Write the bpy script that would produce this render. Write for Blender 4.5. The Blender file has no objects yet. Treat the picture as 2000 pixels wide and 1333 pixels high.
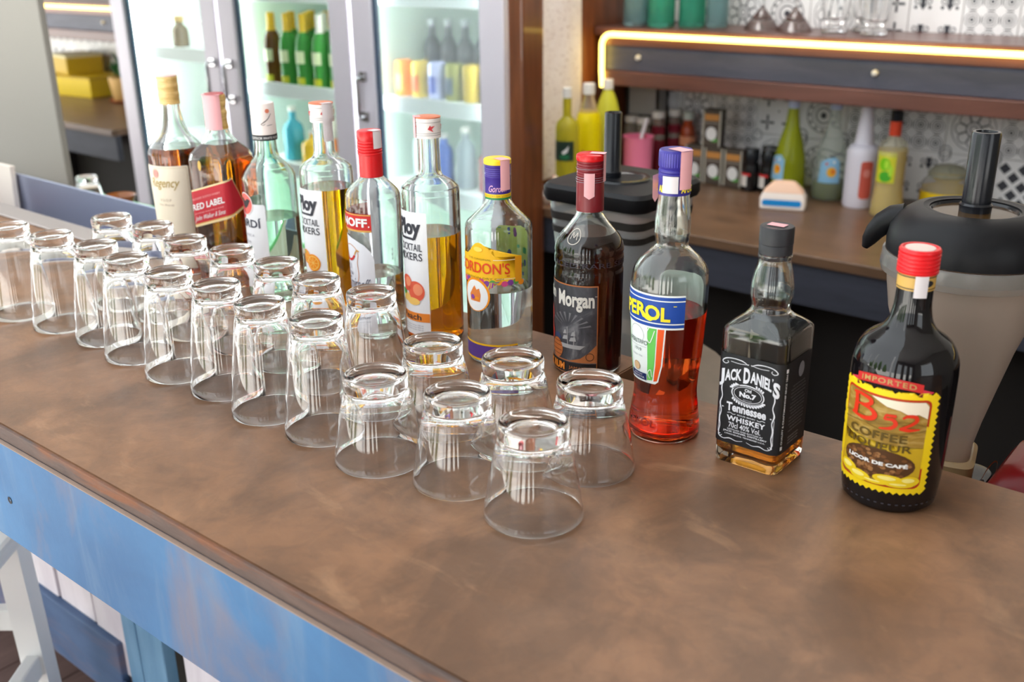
import bpy, bmesh, math, random
import numpy as np
from mathutils import Vector, Matrix

# ------------------------------------------------------------------ camera, world, light, exposure
S = bpy.context.scene
COL = S.collection
Z0 = 1.0                                   # height of the bar top above the floor
R = math.radians
CAM_H = 0.4873
def look_matrix(pitch, roll, yaw):
    cy, sy = math.cos(yaw), math.sin(yaw)
    f0, r0, u0 = Vector((sy, cy, 0)), Vector((cy, -sy, 0)), Vector((0, 0, 1))
    f = f0*math.cos(pitch) - u0*math.sin(pitch)
    u = f0*math.sin(pitch) + u0*math.cos(pitch)
    r = r0*math.cos(roll) + u*math.sin(roll)
    u2 = -r0*math.sin(roll) + u*math.cos(roll)
    m = Matrix((r, u2, -f)).transposed().to_4x4()
    m.translation = Vector((0, 0, Z0 + CAM_H))
    return m
cd = bpy.data.cameras.new('camera'); cam = bpy.data.objects.new('camera', cd); COL.objects.link(cam)
cd.sensor_width = 36.0; cd.lens = 36.0; cd.clip_start = .02; cd.clip_end = 200
cam.matrix_world = look_matrix(R(21.2), R(-.75), R(-39.4))
cd.dof.use_dof = True; cd.dof.focus_distance = 1.12; cd.dof.aperture_fstop = 5.2
S.camera = cam

w = bpy.data.worlds.new('world'); S.world = w; w.use_nodes = True
wn = w.node_tree.nodes; bg = wn['Background']
bg.inputs['Color'].default_value = (0.90, 0.96, 1.0, 1); bg.inputs['Strength'].default_value = 1.0

S.view_settings.view_transform = 'Standard'; S.view_settings.look = 'None'
S.view_settings.gamma = 1; S.view_settings.use_curve_mapping = False
S.view_settings.exposure = 1.38
cy_ = S.cycles
cy_.max_bounces = 32; cy_.transmission_bounces = 32; cy_.transparent_max_bounces = 24
cy_.diffuse_bounces = 4; cy_.glossy_bounces = 8
cy_.caustics_refractive = True; cy_.caustics_reflective = True
cy_.blur_glossy = 0.5; cy_.sample_clamp_indirect = 20.0
cy_.use_denoising = True

# the sun stands high behind the bar: the roof keeps it off the bar, it lights the paving and shrubs outside
sl_ = bpy.data.lights.new('sun', 'SUN'); sl_.energy = 10.5; sl_.angle = R(.6); sl_.color = (1, .975, .96)
so_ = bpy.data.objects.new('sun', sl_); COL.objects.link(so_); so_.rotation_euler = (R(-30), R(6), 0)
# unseen fill light added over the aisle to brighten the back tiles
def area(name, loc, rot, sx, sy, power, col=(1, 1, 1)):
    l = bpy.data.lights.new(name, 'AREA'); l.shape = 'RECTANGLE'; l.size = sx; l.size_y = sy; l.energy = power; l.color = col
    o = bpy.data.objects.new(name, l); COL.objects.link(o); o.location = loc; o.rotation_euler = rot
    return o
area('aisle_fill', (-1.1, 2.32, Z0+1.70), (R(24), 0, 0), 1.6, .30, 9.0, (1, .96, .92))

# ------------------------------------------------------------------ materials
MATS = {}
def principled(name):
    m = bpy.data.materials.new(name); m.use_nodes = True
    return m, m.node_tree, m.node_tree.nodes['Principled BSDF']
def M(name, col=(.8, .8, .8), rough=.5, metal=0.0, trans=0.0, ior=1.45, emit=None, es=0.0, coat=0.0, spec=.5, bump=0.0, bscale=60, sss=0.0):
    if name in MATS: return MATS[name]
    m, nt, b = principled(name)
    b.inputs['Base Color'].default_value = (*col, 1); b.inputs['Roughness'].default_value = rough
    b.inputs['Metallic'].default_value = metal; b.inputs['Transmission Weight'].default_value = trans
    b.inputs['IOR'].default_value = ior; b.inputs['Coat Weight'].default_value = coat
    b.inputs['Specular IOR Level'].default_value = spec
    if sss: b.inputs['Subsurface Weight'].default_value = sss; b.inputs['Subsurface Radius'].default_value = (.02, .02, .01)
    if emit: b.inputs['Emission Color'].default_value = (*emit, 1); b.inputs['Emission Strength'].default_value = es
    if bump:
        tc = nt.nodes.new('ShaderNodeTexCoord'); n = nt.nodes.new('ShaderNodeTexNoise'); n.inputs['Scale'].default_value = bscale
        n.inputs['Detail'].default_value = 4
        bp = nt.nodes.new('ShaderNodeBump'); bp.inputs['Strength'].default_value = bump; bp.inputs['Distance'].default_value = .002
        nt.links.new(tc.outputs['Object'], n.inputs['Vector']); nt.links.new(n.outputs['Fac'], bp.inputs['Height'])
        nt.links.new(bp.outputs['Normal'], b.inputs['Normal'])
    MATS[name] = m
    return m
def mottled(name, layers, rough=.5, coat=0.0, bump=0.0, bscale=80, spec=.5):
    """layers: list of (stops, scale, stretch xyz, detail, factor); later ones are mixed over earlier ones. stops: [(pos, rgb), ...]"""
    m, nt, b = principled(name); N = nt.nodes; L = nt.links
    tc = N.new('ShaderNodeTexCoord'); prev = None
    for i, (stops, scale, st, det, fac) in enumerate(layers):
        mp = N.new('ShaderNodeMapping'); mp.inputs['Scale'].default_value = st; mp.inputs['Location'].default_value = (i*3.7, i*1.3, i*.7)
        nz = N.new('ShaderNodeTexNoise'); nz.inputs['Scale'].default_value = scale; nz.inputs['Detail'].default_value = det
        nz.inputs['Roughness'].default_value = .6; nz.inputs['Distortion'].default_value = .6
        rp = N.new('ShaderNodeValToRGB'); el = rp.color_ramp.elements
        while len(el) < len(stops): el.new(.5)
        for e, (p, c) in zip(el, stops): e.position = p; e.color = (*c, 1) if len(c) == 3 else c
        L.new(tc.outputs['Object'], mp.inputs['Vector']); L.new(mp.outputs['Vector'], nz.inputs['Vector']); L.new(nz.outputs['Fac'], rp.inputs['Fac'])
        if prev is None: prev = rp.outputs['Color']
        else:
            mx = N.new('ShaderNodeMix'); mx.data_type = 'RGBA'; mx.blend_type = 'MIX'
            al = N.new('ShaderNodeMath'); al.operation = 'MULTIPLY'; al.inputs[1].default_value = fac
            L.new(rp.outputs['Alpha'], al.inputs[0]); L.new(al.outputs[0], mx.inputs['Factor'])
            L.new(prev, mx.inputs['A']); L.new(rp.outputs['Color'], mx.inputs['B']); prev = mx.outputs['Result']
        if i == 0 and bump:
            bp = N.new('ShaderNodeBump'); bp.inputs['Strength'].default_value = bump; bp.inputs['Distance'].default_value = .002
            n2 = N.new('ShaderNodeTexNoise'); n2.inputs['Scale'].default_value = bscale; n2.inputs['Detail'].default_value = 5
            L.new(mp.outputs['Vector'], n2.inputs['Vector']); L.new(n2.outputs['Fac'], bp.inputs['Height']); L.new(bp.outputs['Normal'], b.inputs['Normal'])
    L.new(prev, b.inputs['Base Color'])
    b.inputs['Roughness'].default_value = rough; b.inputs['Coat Weight'].default_value = coat; b.inputs['Specular IOR Level'].default_value = spec
    MATS[name] = m
    return m
def c8(r, g, b):                           # sRGB 0-255 -> linear
    f = lambda v: (v/255)/12.92 if v <= 10 else (((v/255)+.055)/1.055)**2.4
    return (f(r), f(g), f(b))

glass = M('clear_glass', (1, 1, 1), 0, trans=1, ior=1.47)
glassg = M('bottle_glass', (.95, .99, .965), 0, trans=1, ior=1.48)
glassgreen = M('green_cast_glass', (.80, .95, .86), 0, trans=1, ior=1.48)  # clear glass; the green fridge light refracted in it is put into the tint
M('liquid_clear', (1, 1, 1), 0, trans=1, ior=1.33)

# ------------------------------------------------------------------ mesh helpers
class MB:
    """collects shapes; build() links them as one mesh object"""
    def __init__(s): s.v = []; s.f = []; s.m = []; s.sm = []
    def add(s, vs, fs, mi=0, smooth=False):
        o = len(s.v); s.v += [tuple(p) for p in vs]
        s.f += [tuple(i+o for i in f) for f in fs]; s.m += [mi]*len(fs); s.sm += [smooth]*len(fs)
        return s
    def box(s, x0, x1, y0, y1, z0, z1, mi=0, bev=0.0):
        if bev <= 0:
            vs = [(x, y, z) for z in (z0, z1) for y in (y0, y1) for x in (x0, x1)]
            return s.add(vs, [(0, 2, 3, 1), (4, 5, 7, 6), (0, 1, 5, 4), (2, 6, 7, 3), (0, 4, 6, 2), (1, 3, 7, 5)], mi)
        bm = bmesh.new(); bmesh.ops.create_cube(bm, size=1)
        for v in bm.verts: v.co = Vector(((x0+x1)/2+v.co.x*(x1-x0), (y0+y1)/2+v.co.y*(y1-y0), (z0+z1)/2+v.co.z*(z1-z0)))
        bmesh.ops.bevel(bm, geom=bm.edges[:], offset=bev, segments=2, affect='EDGES', profile=.5)
        s.bm(bm, mi); return s
    def bm(s, bm, mi=0, smooth=False, mtx=None):
        bm.verts.index_update()
        s.add([(mtx @ v.co if mtx else v.co)[:] for v in bm.verts], [[v.index for v in f.verts] for f in bm.faces], mi, smooth); bm.free(); return s
    def rings(s, rings, mi=0, cap0=True, cap1=True, smooth=True):
        n = len(rings[0]); vs = [p for r in rings for p in r]; fs = []
        for k in range(len(rings)-1):
            for i in range(n):
                j = (i+1) % n; fs.append((k*n+i, k*n+j, (k+1)*n+j, (k+1)*n+i))
        if cap0: fs.append(tuple(range(n))[::-1])
        if cap1: fs.append(tuple(range((len(rings)-1)*n, len(rings)*n)))
        return s.add(vs, fs, mi, smooth)
    def lathe(s, prof, n=48, mi=0, c=(0, 0), smooth=True, z=0.0):
        """prof: list of (r, z); r = 0 ends are closed to a point"""
        vs = []; fs = []; idx = []
        for r, zz in prof:
            if r <= 1e-7: idx.append([len(vs)]); vs.append((c[0], c[1], zz+z))
            else:
                idx.append(list(range(len(vs), len(vs)+n)))
                vs += [(c[0]+r*math.cos(2*math.pi*i/n), c[1]+r*math.sin(2*math.pi*i/n), zz+z) for i in range(n)]
        for a, b in zip(idx, idx[1:]):
            if len(a) == 1 and len(b) == 1: continue
            for i in range(n):
                j = (i+1) % n
                if len(a) == 1: fs.append((a[0], b[j], b[i]))
                elif len(b) == 1: fs.append((a[i], a[j], b[0]))
                else: fs.append((a[i], a[j], b[j], b[i]))
        return s.add(vs, fs, mi, smooth)
    def tube(s, pts, r, n=10, mi=0, cap=True):
        pts = [Vector(p) for p in pts]; rr = r if isinstance(r, (list, tuple)) else [r]*len(pts); rings = []; a = None
        for i, p in enumerate(pts):
            d = (pts[min(i+1, len(pts)-1)]-pts[max(i-1, 0)]).normalized()
            if a is None: a = d.cross(Vector((0, 0, 1)) if abs(d.z) < .9 else Vector((1, 0, 0)))
            a = (a-d*a.dot(d)).normalized(); b = d.cross(a)
            rings.append([p+a*rr[i]*math.cos(2*math.pi*k/n)+b*rr[i]*math.sin(2*math.pi*k/n) for k in range(n)])
        return s.rings(rings, mi, cap, cap)
    def mesh(s, name, mats, sharp=40):
        me = bpy.data.meshes.new(name); me.from_pydata(s.v, [], s.f)
        for m in (mats if isinstance(mats, (list, tuple)) else [mats]): me.materials.append(m)
        me.polygons.foreach_set('material_index', s.m); me.polygons.foreach_set('use_smooth', s.sm)
        bm = bmesh.new(); bm.from_mesh(me); bmesh.ops.recalc_face_normals(bm, faces=bm.faces); bm.to_mesh(me); bm.free()
        if any(s.sm): me.set_sharp_from_angle(angle=R(sharp))
        me.update(); return me
    def build(s, name, mats, parent=None, loc=None, rot=None, sharp=40):
        o = bpy.data.objects.new(name, s.mesh(name, mats, sharp)); COL.objects.link(o)
        if parent: o.parent = parent
        if loc is not None: o.location = loc
        if rot is not None: o.rotation_euler = rot
        return o
def P(x, y, z): return (x, y, z+Z0)        # heights are given from the bar top
def tag(o, label=None, cat=None, group=None, kind=None):
    for k, v in (('label', label), ('category', cat), ('group', group), ('kind', kind)):
        if v: o[k] = v
    return o
def empty(name, loc, label, cat, group=None, rz=0.0):
    o = bpy.data.objects.new(name, None); COL.objects.link(o); o.empty_display_size = .05
    o.location = loc; o.rotation_euler = (0, 0, rz); return tag(o, label, cat, group)
def struct(o): o['kind'] = 'structure'; return o
def share(o, name=None, parent=None, loc=None, rot=None):
    c = o.copy(); COL.objects.link(c)
    if parent is not None: c.parent = parent
    if loc is not None: c.location = loc
    if rot is not None: c.rotation_euler = rot
    return c
def copy_thing(root, loc, rz=None, label=None):
    r = root.copy(); COL.objects.link(r); r.location = loc
    if rz is not None: r.rotation_euler = (0, 0, rz)
    if label: r['label'] = label
    for ch in list(root.children):
        c = ch.copy(); COL.objects.link(c); c.parent = r
        for g in list(ch.children):
            d = g.copy(); COL.objects.link(d); d.parent = c
    return r
def pchip(zr, n):
    """smooth (z, r) key points -> n samples, without overshoot"""
    z = np.array([a for a, _ in zr], float); r = np.array([b for _, b in zr], float)
    h = np.diff(z); d = np.diff(r)/h; m = np.zeros(len(z)); m[0] = d[0]; m[-1] = d[-1]
    for i in range(1, len(z)-1):
        if d[i-1]*d[i] > 0:
            w1 = 2*h[i]+h[i-1]; w2 = h[i]+2*h[i-1]; m[i] = (w1+w2)/(w1/d[i-1]+w2/d[i])
    def f(q):
        q = min(max(q, z[0]), z[-1]); i = min(int(np.searchsorted(z, q, 'right'))-1, len(z)-2); t = (q-z[i])/h[i]
        return float((2*t**3-3*t**2+1)*r[i]+(t**3-2*t**2+t)*h[i]*m[i]+(-2*t**3+3*t**2)*r[i+1]+(t**3-t**2)*h[i]*m[i+1])
    zs = sorted(set(np.linspace(z[0], z[-1], n)) | set(z))
    return f, [(a, f(a)) for a in zs]

# ------------------------------------------------------------------ flat print: polygons, strokes, text, wrapped on a surface
_TX = {}
def text_mesh(s, bold=0.0, shear=0.0, sp=1.0):
    k = (s, bold, shear, sp)
    if k not in _TX:
        cu = bpy.data.curves.new('t', 'FONT'); cu.body = s; cu.size = 1; cu.offset = bold; cu.shear = shear; cu.space_character = sp
        cu.resolution_u = 3; cu.align_x = 'LEFT'
        ob = bpy.data.objects.new('t', cu); me = bpy.data.meshes.new_from_object(ob)
        vs = [(v.co.x, v.co.y) for v in me.vertices]; fs = [tuple(p.vertices) for p in me.polygons]
        bpy.data.objects.remove(ob); bpy.data.curves.remove(cu); bpy.data.meshes.remove(me)
        xs = [v[0] for v in vs] or [0, 1]; ys = [v[1] for v in vs] or [0, 1]
        _TX[k] = (vs, fs, min(xs), max(xs), min(ys), max(ys))
    return _TX[k]
class Print:
    """flat artwork in (u, v); to_mb maps it onto a surface"""
    def __init__(s): s.items = []
    def tri(s, vs, fs, mi, lay): s.items.append((vs, fs, mi, lay)); return s
    def poly(s, pts, mi=0, lay=0): return s.tri(list(pts), [tuple(range(len(pts)))], mi, lay)
    def rect(s, u0, u1, v0, v1, mi=0, lay=0, slant=0.0): return s.poly([(u0, v0), (u1, v0+slant), (u1, v1+slant), (u0, v1)], mi, lay)
    def rrect(s, u0, u1, v0, v1, r, mi=0, lay=0, n=5):
        pts = []
        for cx, cy, a in ((u1-r, v0+r, -90), (u1-r, v1-r, 0), (u0+r, v1-r, 90), (u0+r, v0+r, 180)):
            pts += [(cx+r*math.cos(R(a+90*k/n)), cy+r*math.sin(R(a+90*k/n))) for k in range(n+1)]
        return s.poly(pts, mi, lay)
    def ell(s, cu, cv, ru, rv, mi=0, lay=0, n=24, a0=0, a1=360):
        return s.poly([(cu+ru*math.cos(R(a0+(a1-a0)*k/n)), cv+rv*math.sin(R(a0+(a1-a0)*k/n))) for k in range(n + (a1-a0 < 360))], mi, lay)
    def ring(s, cu, cv, ru, rv, t, mi=0, lay=0, n=28):
        vs = []
        for k in range(n):
            c, q = math.cos(2*math.pi*k/n), math.sin(2*math.pi*k/n); vs += [(cu+ru*c, cv+rv*q), (cu+(ru-t)*c, cv+(rv-t)*q)]
        return s.tri(vs, [(2*k, 2*((k+1) % n), 2*((k+1) % n)+1, 2*k+1) for k in range(n)], mi, lay)
    def stroke(s, pts, wd, mi=0, lay=0, smooth=True):
        """ribbon along pts; wd a number or a list of widths"""
        if smooth and len(pts) > 2:
            q = []; ws = wd if isinstance(wd, (list, tuple)) else [wd]*len(pts); w2 = []
            for i in range(len(pts)-1):
                p0, p1, p2, p3 = pts[max(i-1, 0)], pts[i], pts[i+1], pts[min(i+2, len(pts)-1)]
                for k in range(6):
                    t = k/6; q.append(tuple(.5*((2*b)+(c-a)*t+(2*a-5*b+4*c-d)*t*t+(-a+3*b-3*c+d)*t**3) for a, b, c, d in zip(p0, p1, p2, p3)))
                    w2.append(ws[i]*(1-t)+ws[i+1]*t)
            q.append(pts[-1]); w2.append(ws[-1]); pts, wd = q, w2
        n = len(pts); ws = wd if isinstance(wd, (list, tuple)) else [wd]*n; vs = []
        for i in range(n):
            a, b = pts[max(i-1, 0)], pts[min(i+1, n-1)]; dx, dy = b[0]-a[0], b[1]-a[1]; l = math.hypot(dx, dy) or 1
            nx, ny = -dy/l*ws[i]/2, dx/l*ws[i]/2; vs += [(pts[i][0]+nx, pts[i][1]+ny), (pts[i][0]-nx, pts[i][1]-ny)]
        return s.tri(vs, [(2*i, 2*i+1, 2*i+3, 2*i+2) for i in range(n-1)], mi, lay)
    def text(s, t, u0, u1, v0, v1, mi=0, lay=1, bold=0.0, shear=0.0, sp=1.0, warp=None):
        """text stretched into the box u0..u1, v0..v1 (v0, v1: foot and head of the drawn letters)"""
        vs, fs, x0, x1, y0, y1 = text_mesh(t, bold, shear, sp)
        q = [(u0+(x-x0)/(x1-x0)*(u1-u0), v0+(y-y0)/(y1-y0)*(v1-v0)) for x, y in vs]
        if warp: q = [warp(*p) for p in q]
        return s.tri(q, fs, mi, lay)
    def mb(s, mp, du=.004, dv=None, off=.0005, step=.00018):
        out = MB()
        for vs, fs, mi, lay in s.items:
            bm = bmesh.new(); bv = [bm.verts.new((x, y, 0)) for x, y in vs]
            for f in fs:
                try: bm.faces.new([bv[i] for i in f])
                except ValueError: pass
            big = [f for f in bm.faces if len(f.verts) > 4]
            if big: bmesh.ops.triangulate(bm, faces=big)
            us = [x for x, _ in vs]; vv = [y for _, y in vs]
            if du:
                for k in range(math.ceil(min(us)/du), math.floor(max(us)/du)+1):
                    bmesh.ops.bisect_plane(bm, geom=bm.verts[:]+bm.edges[:]+bm.faces[:], plane_co=(k*du, 0, 0), plane_no=(1, 0, 0), dist=1e-6)
            if dv:
                for k in range(math.ceil(min(vv)/dv), math.floor(max(vv)/dv)+1):
                    bmesh.ops.bisect_plane(bm, geom=bm.verts[:]+bm.edges[:]+bm.faces[:], plane_co=(0, k*dv, 0), plane_no=(0, 1, 0), dist=1e-6)
            for v in bm.verts: v.co = Vector(mp(v.co.x, v.co.y, off+lay*step))
            out.bm(bm, mi, True)
        return out
    def build(s, name, mats, mp, parent, **k):
        mb = s.mb(mp, **k); me = bpy.data.meshes.new(name); me.from_pydata(mb.v, [], mb.f)
        for m in (mats if isinstance(mats, (list, tuple)) else [mats]): me.materials.append(m)
        me.polygons.foreach_set('material_index', mb.m); me.polygons.foreach_set('use_smooth', [True]*len(mb.m))
        o = bpy.data.objects.new(name, me); COL.objects.link(o); o.parent = parent
        return o
def on_round(f, phi0, rref):
    """(u, v) on a body of revolution of radius f(z); phi = 0 looks to the customers' side (-y)"""
    def mp(u, v, off):
        a = phi0+u/rref; r = f(v)+off
        return (r*math.sin(a), -r*math.cos(a), v)
    return mp
def on_plane(o, ux, uy, n):
    o, ux, uy, n = Vector(o), Vector(ux), Vector(uy), Vector(n)
    return lambda u, v, off: o+ux*u+uy*v+n*off
INK = {}
def ink(name, r, g, b, rough=.45):
    k = 'print_'+name
    return MATS[k] if k in MATS else M(k, c8(r, g, b), rough)

# ------------------------------------------------------------------ setting
m_top = mottled('stained_concrete', [
    ([(.25, c8(110, 78, 56)), (.5, c8(140, 101, 73)), (.75, c8(170, 126, 93))], 3.2, (1, 1.6, 1), 6, 1),
    ([(.40, (*c8(86, 63, 47), .0)), (.62, (*c8(86, 63, 47), .85))], 6.5, (1.5, 1, 1), 8, .8),
    ([(.60, (*c8(180, 138, 104), 0)), (.72, (*c8(180, 138, 104), .7))], 9, (1, 2.2, 1), 8, .55),
    ([(.45, (*c8(120, 92, 72), 0)), (.55, (*c8(88, 68, 54), .5))], 40, (1, 1, 1), 6, .35)], rough=.38, bump=.12, bscale=90, spec=.35)
m_lip = mottled('worn_slab_edge', [
    ([(.3, c8(66, 52, 48)), (.7, c8(94, 74, 66))], 14, (1, 1, 4), 6, 1),
    ([(.50, (*c8(122, 68, 28), 0)), (.62, (*c8(122, 68, 28), .9))], 5, (1, 1, 8), 6, .9)], rough=.6, bump=.3)
m_blue = mottled('worn_blue_paint', [
    ([(.3, c8(42, 90, 134)), (.7, c8(58, 112, 158))], 4, (1, 1, 1), 5, 1),
    ([(.52, (*c8(124, 106, 104), 0)), (.70, (*c8(124, 106, 104), .8))], 7, (1.3, 1, .5), 9, .75),
    ([(.50, (*c8(92, 122, 152), 0)), (.66, (*c8(104, 130, 156), .7))], 5, (3.5, 1, .6), 8, .5)], rough=.55, bump=.15)
m_bluedark = mottled('old_blue_board', [
    ([(.3, c8(62, 86, 122)), (.7, c8(84, 110, 148))], 5, (1, 1, 3), 6, 1),
    ([(.5, (*c8(128, 108, 112), 0)), (.68, (*c8(128, 108, 112), .8))], 6, (.7, 1, 3), 8, .8)], rough=.6, bump=.2)
m_teal = mottled('teal_board', [([(.3, c8(98, 142, 178)), (.7, c8(124, 166, 198))], 6, (4, 1, .6), 6, 1)], rough=.6, bump=.15)
m_tealdark = mottled('dark_teal_board', [([(.3, c8(74, 104, 118)), (.7, c8(94, 126, 140))], 6, (4, 1, .6), 6, 1)], rough=.6, bump=.15)
m_whitewood = mottled('whitewashed_board', [
    ([(.3, c8(214, 206, 214)), (.7, c8(238, 232, 238))], 5, (3, 3, .6), 5, 1),
    ([(.62, (*c8(176, 150, 130), 0)), (.72, (*c8(176, 150, 130), .6))], 6, (6, 6, .8), 8, .5)], rough=.55, bump=.1)
m_white = M('white_paint', c8(236, 238, 238), .45, bump=.05)
m_plaster = M('white_plaster', c8(142, 138, 130), .7, bump=.1, bscale=20)
m_floor = mottled('dark_floor_boards', [([(.3, c8(82, 62, 58)), (.7, c8(122, 96, 90))], 5, (6, .5, 1), 7, 1)], rough=.5, bump=.2)
m_backtop = mottled('brown_worktop', [([(.3, c8(84, 62, 46)), (.7, c8(120, 90, 67))], 4, (1, 2, 1), 6, 1)], rough=.35)
m_slate = mottled('slate_board', [([(.3, c8(64, 66, 80)), (.7, c8(88, 88, 104))], 6, (.8, 1, 5), 6, 1)], rough=.45)
m_fascia = mottled('dark_fascia', [([(.3, c8(46, 48, 58)), (.7, c8(60, 62, 74))], 6, (.8, 1, 5), 6, 1)], rough=.6)
m_black = M('black_cabinet', c8(40, 35, 31), .7)
m_wood = mottled('varnished_brown_wood', [
    ([(.25, c8(82, 42, 22)), (.6, c8(126, 70, 38)), (.8, c8(144, 84, 50))], 5, (5, 5, .5), 7, 1)], rough=.3, coat=.3)
m_woodh = mottled('brown_shelf_wood', [
    ([(.25, c8(76, 45, 37)), (.6, c8(110, 69, 57)), (.8, c8(128, 84, 72))], 5, (.5, 5, 5), 7, 1)], rough=.35, coat=.2)
m_steel = M('brushed_steel', c8(186, 192, 214), .36, .8, bump=.02, bscale=200)
m_tile = M('glazed_tile', c8(246, 244, 244), .2)
m_ink = M('tile_ink', c8(62, 62, 70), .3)
m_grout = M('grout', c8(196, 192, 188), .8)
m_alu = M('lilac_aluminium', c8(238, 232, 242), .35, .1)
m_alub = M('blue_gasket', c8(72, 92, 118), .5)
m_fwhite = M('fridge_white', c8(240, 246, 244), .4)
m_fgreen = M('fridge_mint', c8(226, 241, 231), .45)
m_blackpl = M('black_plastic', c8(24, 26, 32), .22)
m_blackm = M('black_matte_plastic', c8(18, 18, 21), .45, spec=.3)
m_chrome = M('steel_chrome', c8(210, 210, 214), .15, 1)

b = MB(); b.box(-9, 4, -1.6, 4.5, -1.06, -1.012); fl = struct(b.build('floor', m_floor, loc=(0, 0, Z0)))
x = -4.3; k = 0; random.seed(4)
pm = []
for q in range(3):
    b = MB(); b.box(0, .136, -1.5, 2.45, -1.012, -1.0+.001*q, bev=.002); pm.append(b.mesh('plank', m_floor))
while x < .6:
    o = bpy.data.objects.new('plank', pm[k % 3]); COL.objects.link(o); o.parent = fl; o.location = (x, 0, 0); x += .14; k += 1
b = MB(); b.box(-8, 3, 1.38, 4.2, 1.75, 1.85); b.box(-.35, 3, -1.75, 1.38, 1.75, 1.85); struct(b.build('ceiling', m_white, loc=(0, 0, Z0)))  # out of view; edge and right extension shaped to steer daylight onto the bar
wb = MB(); wb.box(-8, 3, 3.132, 3.3, -1, 1.75); wb = struct(wb.build('wall_back', m_grout, loc=(0, 0, Z0)))
b = MB(); b.box(1.7, 1.85, .5, 3.3, -1, 1.75); b.box(1.7, 1.85, -1.6, -.7, -1, 1.75); b.box(1.7, 1.85, -.7, .5, -1, .05); b.box(1.7, 1.85, -.7, .5, 1.25, 1.75)
struct(b.build('wall_right_added', m_plaster, loc=(0, 0, Z0)))  # unseen wall, added to block sky light from the right
b = MB()
for x0, x1 in ((-.35, -.15), (.25, .50), (.80, 1.10), (1.45, 1.85)): b.box(x0, x1, -1.75, -1.6, -1, 1.75)
b.box(-.15, 1.45, -1.75, -1.6, 1.2, 1.75)
struct(b.build('wall_front_added', m_plaster, loc=(0, 0, Z0)))  # unseen slatted wall, added to dim the right side and streak the glasses
b = MB(); b.box(-4.6, -2.487, 1.27, 1.288, -1, 1.75, bev=.004); struct(b.build('wall_left', m_plaster, loc=(0, 0, Z0)))

# printed tiles, each a piece of the back wall
TS = .15
def tile_mesh(kind):
    p = Print(); h = TS/2; n = 18
    if kind == 'circles':
        for i in (-1, 0, 1):
            for j in (-1, 0, 1):
                c = (i*.049, j*.049); p.ring(*c, .020, .020, .0022, n=n); p.ring(*c, .0125, .0125, .003, n=14); p.ell(*c, .0055, .0055, n=10)
        for i in (-.5, .5):
            for j in (-1, 0, 1): p.rect(i*.049-.0015, i*.049+.0015, j*.049-.010, j*.049+.010); p.rect(j*.049-.010, j*.049+.010, i*.049-.0015, i*.049+.0015)
    elif kind == 'crosses':
        for i in (-1, 1):
            for j in (-1, 1):
                cx, cy = i*h/2, j*h/2
                for a in range(4):
                    p.ell(cx+.011*math.cos(a*math.pi/2), cy+.011*math.sin(a*math.pi/2), .0095 if a % 2 == 0 else .004, .004 if a % 2 == 0 else .0095, n=10)
                    p.ell(cx+.020*math.cos(a*math.pi/2), cy+.020*math.sin(a*math.pi/2), .0045, .0045, n=8)
        p.ell(0, 0, .003, .003, n=8)
    elif kind == 'flower':
        for a in range(8):
            an = a*math.pi/4; p.ring(.036*math.cos(an), .036*math.sin(an), .017, .017, .0026, n=16)
        p.ring(0, 0, .062, .062, .002, n=28); p.ring(0, 0, .022, .022, .003, n=18); p.ring(0, 0, .012, .012, .003, n=12)
        for i in (-1, 1):
            for j in (-1, 1): p.ring(i*h*.93, j*h*.93, .018, .018, .0025, n=14)
    elif kind == 'lattice':
        for i in range(-1, 2):
            for j in range(-1, 2):
                for (dx, dy) in ((0, 0), (.025, .025)):
                    cx, cy = i*.05+dx, j*.05+dy
                    if abs(cx) < .062 and abs(cy) < .062: p.poly([(cx-.017, cy), (cx, cy-.017), (cx+.017, cy), (cx, cy+.017)])
    elif kind == 'trefoil':
        for i in (-1, 1):
            for j in (-1, 1):
                cx, cy = i*h/2, j*h/2
                p.poly([(cx-.012, cy+.002), (cx+.012, cy+.002), (cx, cy-.016)]); p.poly([(cx-.005, cy), (cx+.005, cy), (cx+.009, cy+.02), (cx-.009, cy+.02)])
                for q in (-1, 1): p.ring(cx+q*.017, cy+.008, .008, .008, .003, n=12); p.ell(cx+q*.020, cy-.008, .005, .005, n=8)
    else:                                                           # medallion
        p.ring(0, 0, .055, .055, .003); p.ring(0, 0, .038, .038, .002); p.ring(0, 0, .026, .026, .004, n=18); p.ell(0, 0, .010, .010, n=12)
        for a in range(12): p.ell(.046*math.cos(a*math.pi/6), .046*math.sin(a*math.pi/6), .0045, .0045, n=8)
        for i in (-1, 1):
            for j in (-1, 1): p.ring(i*h*.9, j*h*.9, .022, .022, .004, n=14)
    q = MB(); q.box(-h+.0012, h-.0012, 0, .008, -h+.0012, h-.0012, bev=.0012)
    a = p.mb(lambda u, v, off: (u, -off, v), du=0, off=.0003, step=0); q.add(a.v, a.f, 1)
    return q.mesh('tile', [m_tile, m_ink])
TM = {k: tile_mesh(k) for k in ('circles', 'crosses', 'flower', 'lattice', 'trefoil', 'medallion')}
rows = {0: 'flower medallion circles flower medallion circles trefoil flower lattice lattice circles'.split(),
        1: 'crosses flower circles crosses medallion circles circles flower circles flower crosses'.split(),
        2: 'circles flower circles crosses flower circles medallion flower circles flower crosses'.split(),
        3: 'crosses circles flower medallion flower crosses trefoil circles circles medallion trefoil'.split(),
        4: 'circles medallion flower circles trefoil trefoil crosses circles circles flower crosses'.split()}
for r, ks in rows.items():
    for c, kd in enumerate(ks):
        o = bpy.data.objects.new('tile', TM[kd]); COL.objects.link(o); o.parent = wb; o.location = (-1.893+c*TS, 3.124, -.175+r*TS)
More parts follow.
